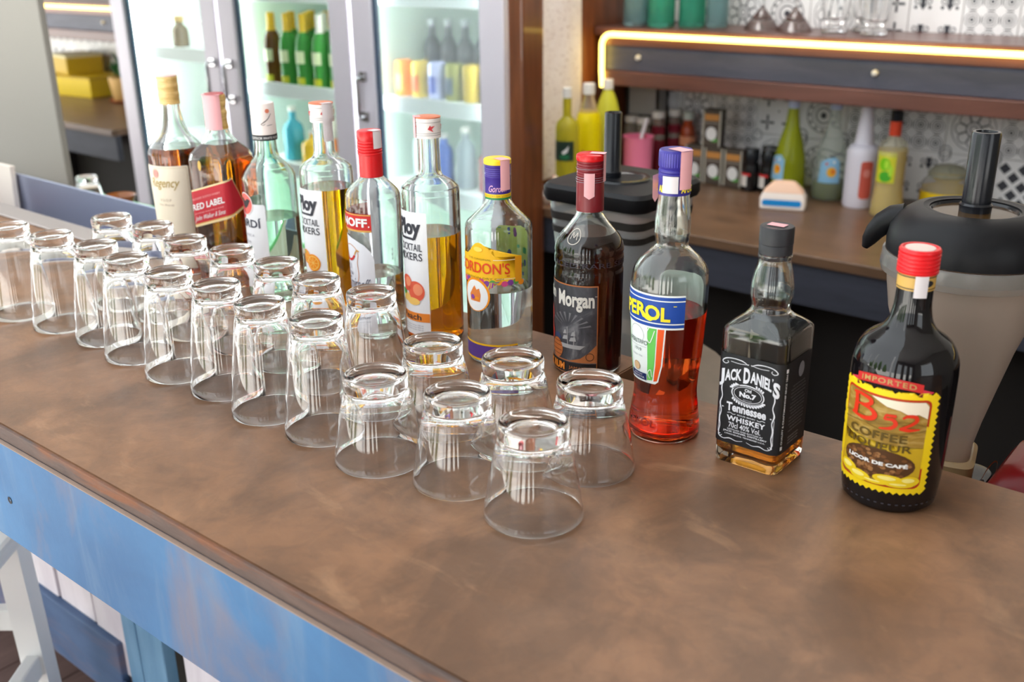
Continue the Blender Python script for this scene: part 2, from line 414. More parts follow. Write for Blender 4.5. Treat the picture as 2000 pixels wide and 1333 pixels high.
for c in range(14):
    for r in (0, 1):
        o = bpy.data.objects.new('tile', TM[('crosses', 'flower')[r] if r == 0 else ('crosses', 'trefoil')[c % 2]]); COL.objects.link(o); o.parent = wb
        o.location = (-6.4+c*TS, 3.124, -.175+r*TS)

# open front: unseen posts, paving and shrubs added for the glasses to reflect
b = MB(); b.box(-30, 30, -40, -1.6, -1.2, -1.03); struct(b.build('ground', M('paving', c8(222, 219, 212), .8), loc=(0, 0, Z0)))
for px in (-4.6, -2.6, -.6):
    b = MB(); b.box(px-.06, px+.06, -1.08, -.96, -1, 1.75, bev=.006); o = struct(b.build('trim_front', m_white, loc=(0, 0, Z0)))

m_hedge = mottled('hedge_leaves', [([(.3, c8(34, 58, 28)), (.7, c8(92, 128, 62))], 9, (1, 1, 1), 6, 1)], rough=.7)
for k, (px, wd, hh) in enumerate(((-8.6, .7, 2.3), (-6.9, .55, 2.9), (-5.4, .7, 2.5), (-3.9, .45, 3.0), (-2.5, .6, 2.6))):
    bm = bmesh.new(); bmesh.ops.create_icosphere(bm, subdivisions=4, radius=1); random.seed(k)
    for v in bm.verts:
        n = 1+.13*math.sin(v.co.x*11+k)*math.cos(v.co.z*9)+.08*math.sin(v.co.y*17+v.co.z*13)
        v.co = Vector((v.co.x*wd*.62*n, v.co.y*.5*n, max(v.co.z, -.9)*hh*.52*n+hh*.47))
    b = MB(); b.bm(bm, 0, True); o = b.build('reflection_shrub', m_hedge, loc=(px, -4.2, Z0-1.03))
    tag(o, f'tall unseen dark green shrub added for reflections before the bar, {("first", "second", "third", "fourth", "fifth")[k]} from the far end', 'shrub', 'unseen shrubs added for reflections')

# niche of the back bar: post, side panel, pinned paper
b = MB(); b.box(-1.872, -1.818, 2.275, 2.372, -1, 1.75, bev=.006); tag(b.build('wooden_post', m_wood, loc=(0, 0, Z0)), 'reddish brown varnished wooden post between the fridge and the back bar', 'post')
b = MB(); b.box(-1.990, -1.968, 2.44, 3.12, -1, 1.75, bev=.002); tag(b.build('side_panel', m_wood, loc=(0, 0, Z0)), 'varnished brown wooden panel closing the left end of the back bar', 'panel')
b = MB(); N_ = 12
vs = []; fs = []
for i in range(N_+1):
    y = 2.46+i*.30/N_; dx = .004*math.sin(i*.9)+.004
    for k2 in range(9): vs.append((-1.9655+dx+.002*math.sin(k2*1.3+i), y, -.215+k2*.16))
for i in range(N_):
    for k2 in range(8): fs.append((i*9+k2, (i+1)*9+k2, (i+1)*9+k2+1, i*9+k2+1))
b.add(vs, fs, 0, True)
m_paper = mottled('speckled_paper', [([(.3, c8(240, 228, 224)), (.7, c8(250, 242, 240))], 6, (1, 1, 1), 4, 1),
    ([(.60, (*c8(170, 140, 132), 0)), (.66, (*c8(170, 140, 132), .8))], 70, (1, 1, 2), 3, .8)], rough=.8)
tag(b.build('paper_sheet', m_paper, loc=(0, 0, Z0)), 'long pale paper sheet with faint writing hung beside the wooden post', 'paper')

# back bar: worktop, fascia, cabinet, shelf board with lit strip
def back_bar(x0, x1, where, gl):
    t = empty('back_counter', P((x0+x1)/2, 2.75, -1), 'long brown back counter with a dark slate fascia, '+where, 'counter', gl)
    cx = (x0+x1)/2
    def put(b, n, m): return b.build(n, m, t, (-cx, -2.75, 1.0))
    b = MB(); b.box(x0, x1, 2.38, 3.122, -.278, -.25, bev=.003); put(b, 'worktop', m_backtop)
    b = MB(); b.box(x0, x1, 2.395, 2.42, -.388, -.278); put(b, 'fascia', m_fascia)
    b = MB(); b.box(x0, x1, 2.62, 2.65, -1, -.278); put(b, 'back_panel', m_black)
    b = MB(); b.box(x0, x1, 2.42, 2.62, -1, -.92); put(b, 'plinth', m_black)
    q = x0+.02
    while q < x1-.1:
        b = MB(); b.box(q, q+.03, 2.43, 2.62, -.92, -.278); put(b, 'upright', m_black); q += .78
    s = empty('wall_shelf', P((x0+x1)/2, 2.97, .06), 'thick wooden shelf with a dark slate front board, '+where, 'shelf', gl)
    def put2(b, n, m): return b.build(n, m, s, (-cx, -2.97, -.06))
    b = MB(); b.box(x0, x1, 2.825, 3.122, .212, .237, bev=.003); put2(b, 'shelf_board', m_woodh)
    b = MB(); b.box(x0+.02, x1, 2.835, 2.86, .105, .21, bev=.002); put2(b, 'front_board', m_slate)
    b = MB(); b.box(x0+.02, x1, 2.822, 2.862, .058, .104, bev=.003); put2(b, 'lower_rail', m_woodh)
    b = MB(); b.box(x0+.02, x1, 2.828, 2.862, .182, .211, bev=.002); put2(b, 'upper_rail', m_woodh)
    b = MB(); b.box(x0, x1, 2.862, 3.122, .058, .075); put2(b, 'bottom_board', m_woodh)
    q = x0+.163
    while q < x1:
        b = MB(); b.lathe([(0, .012), (.006, .0105), (.009, .006), (.0095, 0)], 14)
        b.v = [(q+p[0], 2.835-p[2], .148+p[1]) for p in b.v]; put2(b, 'stud', M('pale_stud', c8(226, 222, 214), .3)); q += .757
    return t, s
back_bar(-1.960, 1.2, 'right of the wooden post', 'back bar')
back_bar(-6.6, -4.2, 'far off left of the fridge', 'back bar beyond the fridge')
m_led = M('led_warm', (1, .75, .3), emit=(1.0, .70, .13), es=2.4)
def led(pts, label):
    b = MB(); b.tube(pts, .0085, 10); return tag(b.build('light_strip', m_led, loc=(0, 0, Z0)), label, 'light strip')
pts = [(-1.917, 2.812, .052), (-1.921, 2.812, .10), (-1.922, 2.812, .17)]
for k2 in range(7): a = R(180-k2*15); pts.append((-1.887+.035*math.cos(a), 2.812, .182+.035*math.sin(a)))
pts += [(-1.6, 2.812, .217), (1.2, 2.812, .217)]
led(pts, 'glowing yellow light strip bent down at its left end along the shelf front')
led([(-6.5, 2.812, .217), (-4.2, 2.812, .217)], 'glowing orange light strip on the far shelf left of the fridge')

# ------------------------------------------------------------------ the bar itself
def extrude_poly(b, pts, z0, z1, mi=0, bev=.003):
    bm = bmesh.new(); vs = [bm.verts.new((x, y, z1)) for x, y in pts]; f = bm.faces.new(vs)
    r = bmesh.ops.extrude_face_region(bm, geom=[f])
    for v in [g for g in r['geom'] if isinstance(g, bmesh.types.BMVert)]: v.co.z = z0
    if bev: bmesh.ops.bevel(bm, geom=[e for e in bm.edges if abs(e.verts[0].co.z-z1) < 1e-6 and abs(e.verts[1].co.z-z1) < 1e-6], offset=bev, segments=2, affect='EDGES')
    b.bm(bm, mi)
b = MB(); extrude_poly(b, [(-3.2, .4322), (1.2, .432), (1.2, .957), (-.625, .957), (-.625, 1.02), (-1.53, 1.02), (-1.53, .93), (-3.2, .93)], -.036, 0, bev=.0016)
wt = b.build('bar_worktop', m_top, loc=(0, 0, Z0)); tag(wt, 'long mottled brown stained bar top carrying the bottles and upturned glasses', 'bar top')
b = MB(); b.box(-3.2, 1.2, .4285, .4325, -.0172, -.0006, bev=.0008); b.build('edge_strip', m_lip, wt)
bf = empty('bar_counter', P(-1, .44, -1), 'patchwork bar front of worn blue, white and teal boards under the worktop', 'bar')
def pf(b, n, m): return b.build(n, m, bf, (1, -.44, 1))
b = MB(); b.box(-3.2, 1.2, .424, .4315, -.151, -.0182, bev=.0012); ab = pf(b, 'apron_board', m_blue)
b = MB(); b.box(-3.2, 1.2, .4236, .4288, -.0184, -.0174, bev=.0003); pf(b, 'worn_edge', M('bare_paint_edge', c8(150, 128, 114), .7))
b = MB(); b.lathe([(0, -.001), (.0035, 0), (.0045, .0005)], 12); b.v = [(-1.085+p[0], .4237-p[2]*.5, -.092+p[1]) for p in b.v]; pf(b, 'screw_hole', m_blackm)
YF = .70
joints = [(-3.0, -2.75, m_whitewood, 0), (-2.745, -2.47, m_bluedark, 0), (-2.465, -2.2, m_whitewood, 0), (-2.195, -1.94, m_whitewood, 0), (-1.935, -1.670, m_whitewood, 0),
          (-1.662, -1.544, m_whitewood, .002), (-1.536, -1.440, m_whitewood, 0), (-1.438, -1.395, m_teal, -.004), (-1.388, -1.313, m_teal, -.006),
          (-1.313, -1.272, m_tealdark, .03), (-1.270, -1.10, m_whitewood, .004), (-1.096, -.93, m_whitewood, 0), (-.926, -.76, m_teal, 0), (-.756, -.58, m_whitewood, 0),
          (-.576, -.40, m_bluedark, 0), (-.396, -.2, m_whitewood, 0), (-.196, 0, m_teal, 0), (.004, .2, m_whitewood, 0), (.204, .42, m_bluedark, 0), (.424, .66, m_whitewood, 0), (.664, .9, m_teal, 0), (.904, 1.2, m_whitewood, 0)]
for x0, x1, m, d in joints:
    b = MB(); b.box(x0, x1, YF+d, YF+.022+d, -.77 if m is m_teal else -.70, -.039, bev=.002); pf(b, 'plank', m)
for x0, x1, d in ((-3.0, -1.455, 0), (-1.45, -.2, -.014), (-.195, 1.2, 0)):
    b = MB(); b.box(x0, x1, YF-.012+d, YF+.004+d, -.762, -.630 if d == 0 else -.70, bev=.003); pf(b, 'rail_board', m_bluedark)
b = MB(); b.box(-3.0, 1.2, .90, .92, -1, -.039); pf(b, 'inner_panel', m_black)
for px in (-2.9, -1.2, .4):
    b = MB(); b.box(px, px+.06, YF+.03, .9, -1, -.039); pf(b, 'upright', m_black)

# lower worktop behind the bar on which the square jar stands
b = MB(); extrude_poly(b, [(-1.00, 1.03), (-.56, 1.03), (-.60, 1.26), (-.665, 1.40), (-.76, 1.485), (-.84, 1.53), (-1.00, 1.53)], -.205, -.17, bev=.006)
lw = empty('lower_worktop', P(-1.5, 1.3, -1), 'grey beige lower worktop behind the bar under the square blender jar', 'worktop')
b.build('slab', mottled('grey_beige_laminate', [([(.3, c8(96, 84, 71)), (.7, c8(120, 106, 91))], 5, (1, 1, 1), 5, 1)], rough=.5), lw, (1.5, -1.3, 1))
b = MB(); b.box(-.98, -.72, 1.06, 1.40, -1, -.205); b.build('cabinet', m_black, lw, (1.5, -1.3, 1))
b = MB(); b.box(-.5, .6, 1.0, 1.42, -.26, -.23, bev=.004)
lw2 = empty('low_shelf', P(0, 1.2, -1), 'dark low shelf behind the bar under the round blender', 'shelf')
b.build('slab', m_black, lw2, (0, -1.2, 1))
for px in (-.46, .5):
    b = MB(); b.box(px, px+.05, 1.02, 1.40, -1, -.26); b.build('leg', m_black, lw2, (0, -1.2, 1))
b = MB(); b.box(-.022, .022, -.032, .032, 0, .0016); tag(b.build('paper_slip', M('white_paper', c8(226, 224, 226), .7), loc=P(-.690, 1.255, -.170), rot=(0, 0, .9)), 'white paper slip lying on the lower worktop behind the red aperitif bottle', 'paper')

# steel ice well set into the bar at the far end
iw = empty('ice_well', P(-2.1, 1.0, -.3), 'brushed steel ice well with raised splash panel let into the far bar end', 'ice well')
def pi(b, n, m): return b.build(n, m, iw, (2.1, -1.0, .3))
b = MB(); b.box(-2.60, -1.56, .888, .936, .0005, .0045, bev=.0015); pi(b, 'flange', M('dull_steel', c8(176, 166, 162), .45, .5))
b = MB(); b.box(-2.42, -1.56, 1.096, 1.100, -.26, .006, bev=.001); pi(b, 'splash_panel', m_steel)
b = MB(); b.box(-2.42, -1.56, .936, 1.096, -.26, -.255); pi(b, 'basin_floor', m_steel)
b = MB(); b.box(-2.60, -1.56, .933, .9365, -.26, .0005); pi(b, 'front_wall', m_steel)
b = MB(); b.box(-1.563, -1.559, .9365, 1.096, -.26, .0); pi(b, 'end_wall', m_steel)
b = MB(); b.box(-3.2, -1.535, 1.104, 1.262, -.10, -.070, bev=.003); tag(b.build('rear_ledge', M('beige_ledge', c8(176, 160, 148), .5), loc=(0, 0, Z0)), 'beige ledge running behind the steel splash panel of the ice well', 'ledge')
b = MB(); b.box(-2.43, -1.55, 1.255, 1.262, -.070, -.0635); tag(b.build('green_strip', M('green_plastic', c8(96, 190, 110), .4), loc=(0, 0, Z0)), 'thin green plastic strip along the rear edge of the ledge', 'strip')
# dark red tray and menu cards left of the well
b = MB(); b.box(-3.1, -2.44, .95, 1.10, -.105, -.09, bev=.003); tag(b.build('dark_red_tray', M('dark_red_wood', c8(92, 34, 34), .5), loc=(0, 0, Z0)), 'dark red wooden tray under the cream menu cards', 'tray')
b = MB(); b.box(-2.60, -2.49, 1.0, 1.02, -.09, -.03, bev=.003); tag(b.build('red_box', M('deep_red', c8(140, 24, 24), .45), loc=(-.085, -.02, Z0)), 'small deep red box at the edge beside the cream cards', 'box')
for q, (px, py, hh, lab) in enumerate(((-2.405, 1.085, .115, 'tall cream menu card nearest the steel splash panel'), (-2.475, 1.088, .110, 'cream menu card standing second from the steel splash panel'), (-2.545, 1.091, .100, 'cream menu card standing furthest from the steel splash panel'))):
    b = MB(); b.box(-.033, .033, -.006, .006, -.09, -.09+hh, bev=.001)
    tag(b.build('menu_card', M('cream_card', c8(232, 218, 204), .7), loc=P(px, py, 0), rot=(-.05, 0, 0)), lab, 'menu card', 'cream menu cards by the ice well')

# bar stool tucked under the bar
def stool():
    hx, hy = Vector((-.635, .773, 0)), Vector((.773, .635, 0))
    A = Vector((-1.495, .585, 0)); c = A-(hx+hy)*.16
    t = empty('bar_stool', (c.x, c.y, 0), 'white painted wooden bar stool tucked in under the blue apron', 'stool', rz=math.atan2(hy.y, hy.x))
    for sx in (-1, 1):
        for sy in (-1, 1):
            b = MB(); rr = []
            for z, s in ((0, .158), (.62, .150)):
                cx, cy, h = sx*s, sy*s, .019
                rr.append([(cx-h, cy-h, z), (cx+h, cy-h, z), (cx+h, cy+h, z), (cx-h, cy+h, z)])
            b.rings(rr, smooth=False); b.build('leg', m_white, t)
    b = MB(); b.box(-.175, .175, -.175, .175, .62, .65, bev=.008); b.build('seat', m_white, t)
    for sx in (-1, 1):
        b = MB(); b.box(sx*.155-.011, sx*.155+.011, -.14, .14, .375, .415, bev=.003); b.build('rung', m_white, t)
        b = MB(); b.box(-.14, .14, sx*.155-.011, sx*.155+.011, .455, .495, bev=.003); b.build('rung', m_white, t)
        b = MB(); b.box(-.14, .14, sx*.152-.009, sx*.152+.009, .57, .62); b.build('seat_rail', m_white, t)
stool()

# ------------------------------------------------------------------ upturned glasses
def glass_mesh(name, H, rr, rb, hb):
    """upturned tumbler: rim radius rr at z = 0, thick foot of radius rb at z = H; hb: height of the solid foot"""
    t = .0013; zi = H-hb
    def wall(z): k = z/zi; return rr+(rb+.0006-rr)*k+.0012*math.sin(math.pi*k)
    pr = [(0, zi-.001), (rb*.55, zi-.0016), (rb*.78, zi-.0035), (rb-.0034, zi-.008)]
    for k in range(1, 9): z = (zi-.008)*(1-k/9); pr.append((wall(z)-t-.0006*(1-k/9), z))
    pr += [(rr-t*.9, .0006), (rr-t*.5, 0), (rr-.0001, .0007)]
    for k in range(1, 12): z = (zi+.001)*k/11.5; pr.append((wall(z), z))
    pr += [(rb-.0002, zi+.0012), (rb-.0008, zi+.0024), (rb+.0003, zi+.0042), (rb+.0004, H-.0035), (rb-.0005, H-.0012), (rb-.0022, H-.0002), (rb-.0042, H-.0003),
           (rb-.0075, H-.0016), (rb*.6, H-.0030), (0, H-.0036)]
    b = MB(); b.lathe(pr, 64); return b.mesh(name, glass, sharp=60)
gm_low = glass_mesh('tumbler_glass', .093, .0465, .0320, .0175)
gm_high = glass_mesh('highball_glass', .130, .0430, .0274, .0150)
NUM = ['first', 'second', 'third', 'fourth', 'fifth', 'sixth', 'seventh', 'eighth']
XT = [-.5071, -.6035, -.6975]; XB = [-.5198, -.6170, -.7127]
def put_glass(me, name, x, y, label, cat, group, rz):
    o = bpy.data.objects.new(name, me); COL.objects.link(o); o.location = P(x, y, .0002); o.rotation_euler = (0, 0, rz); tag(o, label, cat, group)
front_t = [(.6454, 'short clear tumbler upside down at the near corner, closest to the camera'), (.6519, 'short clear upturned tumbler in the front row, second from the near corner'),
           (.6347, 'short clear upturned tumbler in the front row touching the first tall glass')]
back_t = [(.7508, 'short clear upturned tumbler in the back row right beside the red aperitif bottle'), (.7520, 'short clear upturned tumbler in the back row in front of the yellow labelled gin'),
          (.7337, 'short clear upturned tumbler in the back row before the peach mixer bottle')]
for k, x in enumerate(XT): put_glass(gm_low, 'tumbler_glass', x, *front_t[k], 'glass', 'short upturned tumblers', k*.7)
for k, x in enumerate(XB): put_glass(gm_low, 'tumbler_glass', x, *back_t[k], 'glass', 'short upturned tumblers', k*.7+.3)
for k, (x, y) in enumerate([(-.7905, .6423), (-.878, .6385), (-.9703, .6485), (-1.0577, .6433), (-1.1518, .6451), (-1.2393, .6548), (-1.3345, .6451), (-1.4291, .632)]):
    put_glass(gm_high, 'highball_glass', x, y, f'tall clear upturned highball glass in the front row, {NUM[k]} beyond the short tumblers', 'glass', 'tall upturned highball glasses', k*.5)
for k, (x, y) in enumerate([(-.8076, .7371), (-.8947, .7325), (-.9839, .7465), (-1.0765, .7489), (-1.1669, .7412), (-1.2659, .7566), (-1.3568, .7475)]):
    put_glass(gm_high, 'highball_glass', x, y, f'tall clear upturned highball glass in the back row, {NUM[k]} beyond the short tumblers', 'glass', 'tall upturned highball glasses', k*.5+.2)

# ------------------------------------------------------------------ bottles on the bar
def shell(prof, t, zb, top_in=.0075, n=44):
    """closed glass wall from outer key points (z, r)"""
    f, sm = pchip(prof, n); z0, z1 = prof[0][0], prof[-1][0]; r0 = prof[0][1]
    o = [(0, .0022), (r0*.6, .0018), (r0-.006, .0003), (r0-.004, 0), (r0-.0015, .0006)]
    o += [(r, z) for z, r in sm if z > .0012]
    inner = [(max(r-t, .0055), z) for z, r in sm if z > zb+.004]
    i0 = inner[0][0]
    pr = o + [(o[-1][0]-.001, z1+.0006)] + inner[::-1] + [(i0-.0012, zb+.0018), (i0-.004, zb+.0004), (i0*.5, zb+.0002), (0, zb+.0006)]
    return pr, f
def fill(f, t, zb, level, n=30, top=.0):
    g = lambda z: max(f(z)-t, .0055)+.0004
    pr = [(0, zb-.0002), (g(zb+.004)-.005, zb-.0003), (g(zb+.004)-.0008, zb+.0012)]
    for k in range(n+1): z = zb+.004+(level-zb-.004)*k/n; pr.append((g(z), z))
    return pr + [(g(level)*.6, level-.0004), (0, level-.0005)]
def bottle(name, label, cat, loc, prof, t=.0028, zb=.006, gmat=None, liq=None, group=None, seg=56):
    root = empty(name, loc, label, cat, group)
    pr, f = shell(prof, t, zb); b = MB(); b.lathe(pr, seg); b.build('bottle_body', gmat or glassg, root, sharp=50)
    if liq: m, lv = liq; b = MB(); b.lathe(fill(f, t, zb, lv), seg); b.build('liquid', m, root, sharp=50)
    return root, f
def cap(root, name, mat, prof, mats=None, label=None):
    b = MB(); b.lathe(prof, 48); o = b.build(name, mats or mat, root, sharp=35)
    if label: o['label'] = label
    return o
def ridged(r, z0, z1, n, d=.0004, top=True, er=.0012):
    pr = [(r-.0012, z0), (r, z0)]
    for k in range(n): z = z0+(z1-z0-er)*(k+.5)/n; h = (z1-z0-er)/n; pr += [(r, z-h*.38), (r-d, z-h*.18), (r-d, z+h*.18), (r, z+h*.38)]
    pr += [(r, z1-er), (r-er*.35, z1-er*.35), (r-er, z1)]
    return pr + ([(0, z1)] if top else [(r-.0012, z1)])
def strip(root, name, f, phi, half, z0, z1, mat, over=None, off=.0007, point=False, label=None):
    """paper tax strip stuck down a cap; over: how far it runs over the top"""
    p = Print(); r = f(z1); hw = r*half
    if point: p.poly([(-hw, z1), (-hw, z0+hw*.6), (0, z0), (hw, z0+hw*.6), (hw, z1)])
    else: p.rect(-hw, hw, z0, z1)
    mb = p.mb(on_round(f, phi, r), du=.002, dv=.004, off=off)
    if over:
        n = 4; vs = []; s_, c_ = math.sin(phi), -math.cos(phi)
        for k in range(n+1):
            d = (r+off)*(1-over*k/n)
            for q in (-1, 1): vs.append((d*s_+q*hw*(-c_), d*c_+q*hw*s_, z1+off*.9))
        mb.add(vs, [(2*k, 2*k+1, 2*k+3, 2*k+2) for k in range(n)], 0, False)
    o = mb.build(name, mat, root)
    if label: o['label'] = label
    return o
pinkpaper = M('pink_strip_paper', c8(240, 176, 180), .6); palestrip = M('pale_strip_paper', c8(222, 214, 216), .5)
white_ink, black_ink = ink('white', 240, 238, 236), ink('black', 34, 33, 38)
cream = M('cream_label', c8(244, 230, 208), .5); goldink = M('gold_ink', c8(196, 160, 80), .35, .3)
goldcap = mottled('gold_foil', [([(.3, c8(202, 158, 84)), (.7, c8(240, 206, 140))], 30, (1, 1, 6), 4, 1)], rough=.35)
REF = .04

# 1 brandy with cream label, far left
t, f = bottle('brandy_bottle', 'tall brandy bottle with cream label and gold cap, furthest along the bar', 'bottle', P(-1.44, .92, 0),
    [(0, .0385), (.006, .0405), (.085, .0412), (.165, .0432), (.188, .0430), (.199, .0385), (.2145, .0258), (.236, .0172), (.262, .0145), (.296, .0140)], liq=(M('brandy', (.42, .065, .003), 0, trans=1, ior=1.35), .196))
cap(t, 'cap', goldcap, ridged(.0160, .262, .304, 3, .0005))
cap(t, 'cap_top', M('pale_pink_seal', c8(232, 196, 190), .5), [(.0155, .3038), (.0155, .3052), (0, .3054)], label='pale pink seal on the cap top')
p = Print(); p.rrect(-.041, .041, .030, .172, .003, 0, 0); p.rrect(-.0385, .0385, .033, .169, .002, 1, 1); p.rrect(-.0380, .0380, .0335, .1685, .002, 0, 2)
lab = p.build('label', [cream, ink('tan', 206, 184, 150)], on_round(f, R(22), .0425), t)
p = Print(); p.text('Regency', -.025, .026, .134, .153, 0, 1, bold=.012, shear=.35); p.ell(-.012, .160, .005, .006, 1, 1); p.ring(-.012, .160, .0065, .0075, .0008, 1, 1)
p.text('V.S.O.P', -.010, .010, .116, .120, 2, 1); p.text('Thai Brandy', -.014, .014, .108, .112, 2, 1, shear=.3); p.text('70 cl', .016, .024, .050, .054, 2, 1)
p.build('lettering', [ink('olive_gold', 186, 158, 92), ink('faded_rose', 214, 150, 140), ink('pale_brown', 170, 146, 120)], on_round(f, R(22), .0425), lab, off=.0009)

# 2 square whisky with slanted red label
def rr_ring(hx, hy, cr, z, n=6):
    out = []
    for cx, cy, a in ((hx-cr, -hy+cr, -90), (hx-cr, hy-cr, 0), (-hx+cr, hy-cr, 90), (-hx+cr, -hy+cr, 180)):
        out += [(cx+cr*math.cos(R(a+90*k/n)), cy+cr*math.sin(R(a+90*k/n)), z) for k in range(n+1)]
    return out
def square_bottle(name, label, loc, rz, keys, t, zb, liq, lv, nring=40):
    """keys: (z, half side, corner radius)"""
    root = empty(name, loc, label, 'bottle', rz=rz)
    fs, _ = pchip([(a, b) for a, b, _ in keys], 4); fc, _ = pchip([(a, c/b) for a, b, c in keys], 4)
    zs = sorted(set(np.linspace(keys[0][0], keys[-1][0], nring)) | {k[0] for k in keys})
    ring = lambda z, d=0: rr_ring(max(fs(z)-d, .0052), max(fs(z)-d, .0052), min(max(fs(z)*fc(z)-d*.6, .002), max(fs(z)-d, .0052))*.9999, z)
    h0 = fs(0)
    rs = [rr_ring(h0*.6, h0*.6, h0*fc(0)*.6, .002), rr_ring(h0-.006, h0-.006, h0*fc(0)*.8, .0006)] + [ring(z) for z in zs]
    rs += [ring(z, t) for z in zs[::-1] if z > zb+.004] + [rr_ring(fs(zb)-t-.004, fs(zb)-t-.004, fs(zb)*fc(zb)*.7, zb)]
    b = MB(); b.rings(rs); b.build('bottle_body', glassg, root, sharp=32)
    zz = [zb+.004+(lv-zb-.004)*k/16 for k in range(17)]
    b = MB(); b.rings([rr_ring(fs(zb)-t-.0035, fs(zb)-t-.0035, fs(zb)*fc(zb)*.7, zb-.0003)] + [ring(z, t-.0005) for z in zz]); b.build('liquid', liq, root, sharp=32)
    return root, fs, fc
whisky = M('whisky', (.52, .15, .003), 0, trans=1, ior=1.35)
rzw = R(14)
t, fs, fc = square_bottle('whisky_bottle', 'square whisky bottle with a slanted red label and gold capsule', P(-1.315, .915, 0), rzw,
    [(0, .0345, .010), (.004, .0358, .010), (.19, .0365, .010), (.200, .0350, .012), (.214, .0255, .016), (.228, .0182, .0165), (.240, .0152, .0150), (.280, .0140, .0139)], .0028, .007, whisky, .215)
def on_square(h, cr, z_of=None):
    """u runs along the outline; u = 0 at the middle of the -y face, growing towards +x"""
    a, q = h-cr, math.pi*cr/2
    def mp(u, v, off):
        s = 1
        if u < 0:
            x, y, z = mp(-u, v, off); return (-x, y, z)
        if u <= a: return (u, -h-off, v)
        u -= a
        if u <= q: an = u/cr; return (a+(cr+off)*math.sin(an), -a-(cr+off)*math.cos(an), v)
        u -= q
        if u <= 2*a: return (h+off, -a+u, v)
        u -= 2*a; an = min(u/cr, math.pi/2); return (a+(cr+off)*math.cos(an), a+(cr+off)*math.sin(an), v)
    return mp
cap(t, 'capsule', goldcap, [(.0152, .236), (.0165, .236), (.0168, .2385), (.0158, .243), (.0154, .252), (.0165, .257), (.0168, .260), (.0160, .2625), (.0154, .264), (.0154, .268), (.0163, .270), (.0163, .276), (.0158, .277), (.0163, .278), (.0163, .284), (.0155, .2862), (0, .2866)])
cap(t, 'cap_top', M('red_gloss', c8(176, 24, 30), .3), [(.0145, .2862), (.0140, .2880), (0, .2882)], label='deep red cap top')
strip(t, 'tax_strip', lambda z: .0168, R(18), .85, .236, .2868, pinkpaper, over=.9)
mp = on_square(.0368, .010)
sl = .30
def slanted(u0, u1, a, b, sh): return [(u0, a+sl*u0), (u1-sh, a+sl*(u1-sh)), (u1, b+sl*u1)][:0] or [(u0, b+sl*u0), (u1, b+sl*u1), (u1-sh, a+sl*(u1-sh)), (u0, a+sl*u0)]
p = Print(); u0, u1 = -.045, .068
p.poly(slanted(u0, u1+.002, .1565, .0995, .0255), 1, 0); p.poly(slanted(u0, u1, .1540, .1030, .0235), 0, 1); p.poly(slanted(u0, u1+.001, .1043, .1030, .0), 2, 2)
redlab = ink('scarlet', 190, 26, 44)
lab = p.build('label', [redlab, ink('pale_gold', 240, 216, 164), ink('gold_line', 214, 160, 80)], mp, t, off=.0006, du=.003)
p = Print(); wr = lambda u, v: (u, v+sl*u)
p.text('RED LABEL', -.032, .030, .1250, .1345, 0, 1, bold=.02, warp=wr); p.text('BLENDED SCOTCH WHISKY', -.030, .024, .1405, .1435, 1, 1, warp=wr)
p.text('JOHNNIE WALKER & SONS', -.030, .028, .1180, .1205, 1, 1, warp=wr); p.text('John Walker & Sons', -.030, .030, .1065, .1155, 0, 1, shear=.4, warp=wr)
p.build('lettering', [white_ink, ink('light_pink', 240, 170, 170)], mp, lab, off=.0012, du=.003)
p = Print(); p.ell(-.010, .186, .003, .0075, 0, 0); p.build('gold_mark', goldink, mp, t)

# 3 white rum
t, f = bottle('white_rum_bottle', 'clear white rum bottle with white cap sleeve and white label', 'bottle', P(-1.21, .92, 0),
    [(0, .0375), (.006, .0390), (.0715, .0392), (.168, .0392), (.1773, .0388), (.1908, .0318), (.2072, .0176), (.2205, .0158), (.275, .0140)], liq=(MATS['liquid_clear'], .118), gmat=glassgreen)
cap(t, 'cap_sleeve', M('white_sleeve', c8(240, 226, 220), .5), [(.0165, .238), (.0172, .2385), (.0168, .281), (.0160, .2822), (0, .2822)])
p = Print(); p.rect(-.054, .054, .2302, .2382); p.build('black_band', black_ink, on_round(lambda z: .0171, R(53), .0171), t)
p = Print(); p.text('SUPERIOR WHITE RUM', -.020, .020, .2325, .2360); p.build('band_lettering', white_ink, on_round(lambda z: .0177, R(50), .0171), t)
p = Print(); p.stroke([(-.004, .254), (.001, .257), (.006, .261), (.011, .268)], [.0006, .0012, .0010, .0006]); p.stroke([(-.004, .254), (-.001, .2525), (.002, .254)], .0006); p.stroke([(.004, .2515), (.012, .2525)], .0006); p.ell(.006, .272, .003, .003, 1); p.stroke([(-.022, .262), (-.018, .266), (-.020, .258)], .0006)
p.build('sleeve_print', [black_ink, ink('coral', 226, 130, 100)], on_round(lambda z: .0176, R(53), .0171), t)
p = Print(); p.rrect(-.0490, .0490, .020, .143, .003, 0, 0); lab = p.build('label', [ink('label_white', 240, 238, 240)], on_round(f, R(-33), .0392), t)
p = Print(); p.text('BACARDÍ', -.040, .041, .1080, .1230, 0, 1, bold=.02); p.text('CARTA BLANCA', -.028, .028, .0945, .0982, 1, 1, sp=1.3); p.ell(0, .150-.020, .012, .012, 2, 0); p.text('SUPERIOR', -.02, .02, .084, .087, 1, 1)
p.build('lettering', [ink('ink_navy', 60, 60, 76), ink('ink_grey', 150, 148, 158), redlab], on_round(f, R(-33), .0392), lab, off=.0009)
p = Print(); p.ring(0, .142, .0165, .0165, .0012, 1, 1); p.ell(0, .142, .0165, .0165, 0, 0); p.poly([(-.012, .148), (-.006, .150), (0, .146), (.006, .150), (.012, .148), (.006, .139), (0, .135), (-.006, .139)], 2, 1)
p.build('bat_seal', [ink('seal_red', 232, 104, 96), white_ink, black_ink], on_round(f, R(-13), .0392), t, off=.0008)

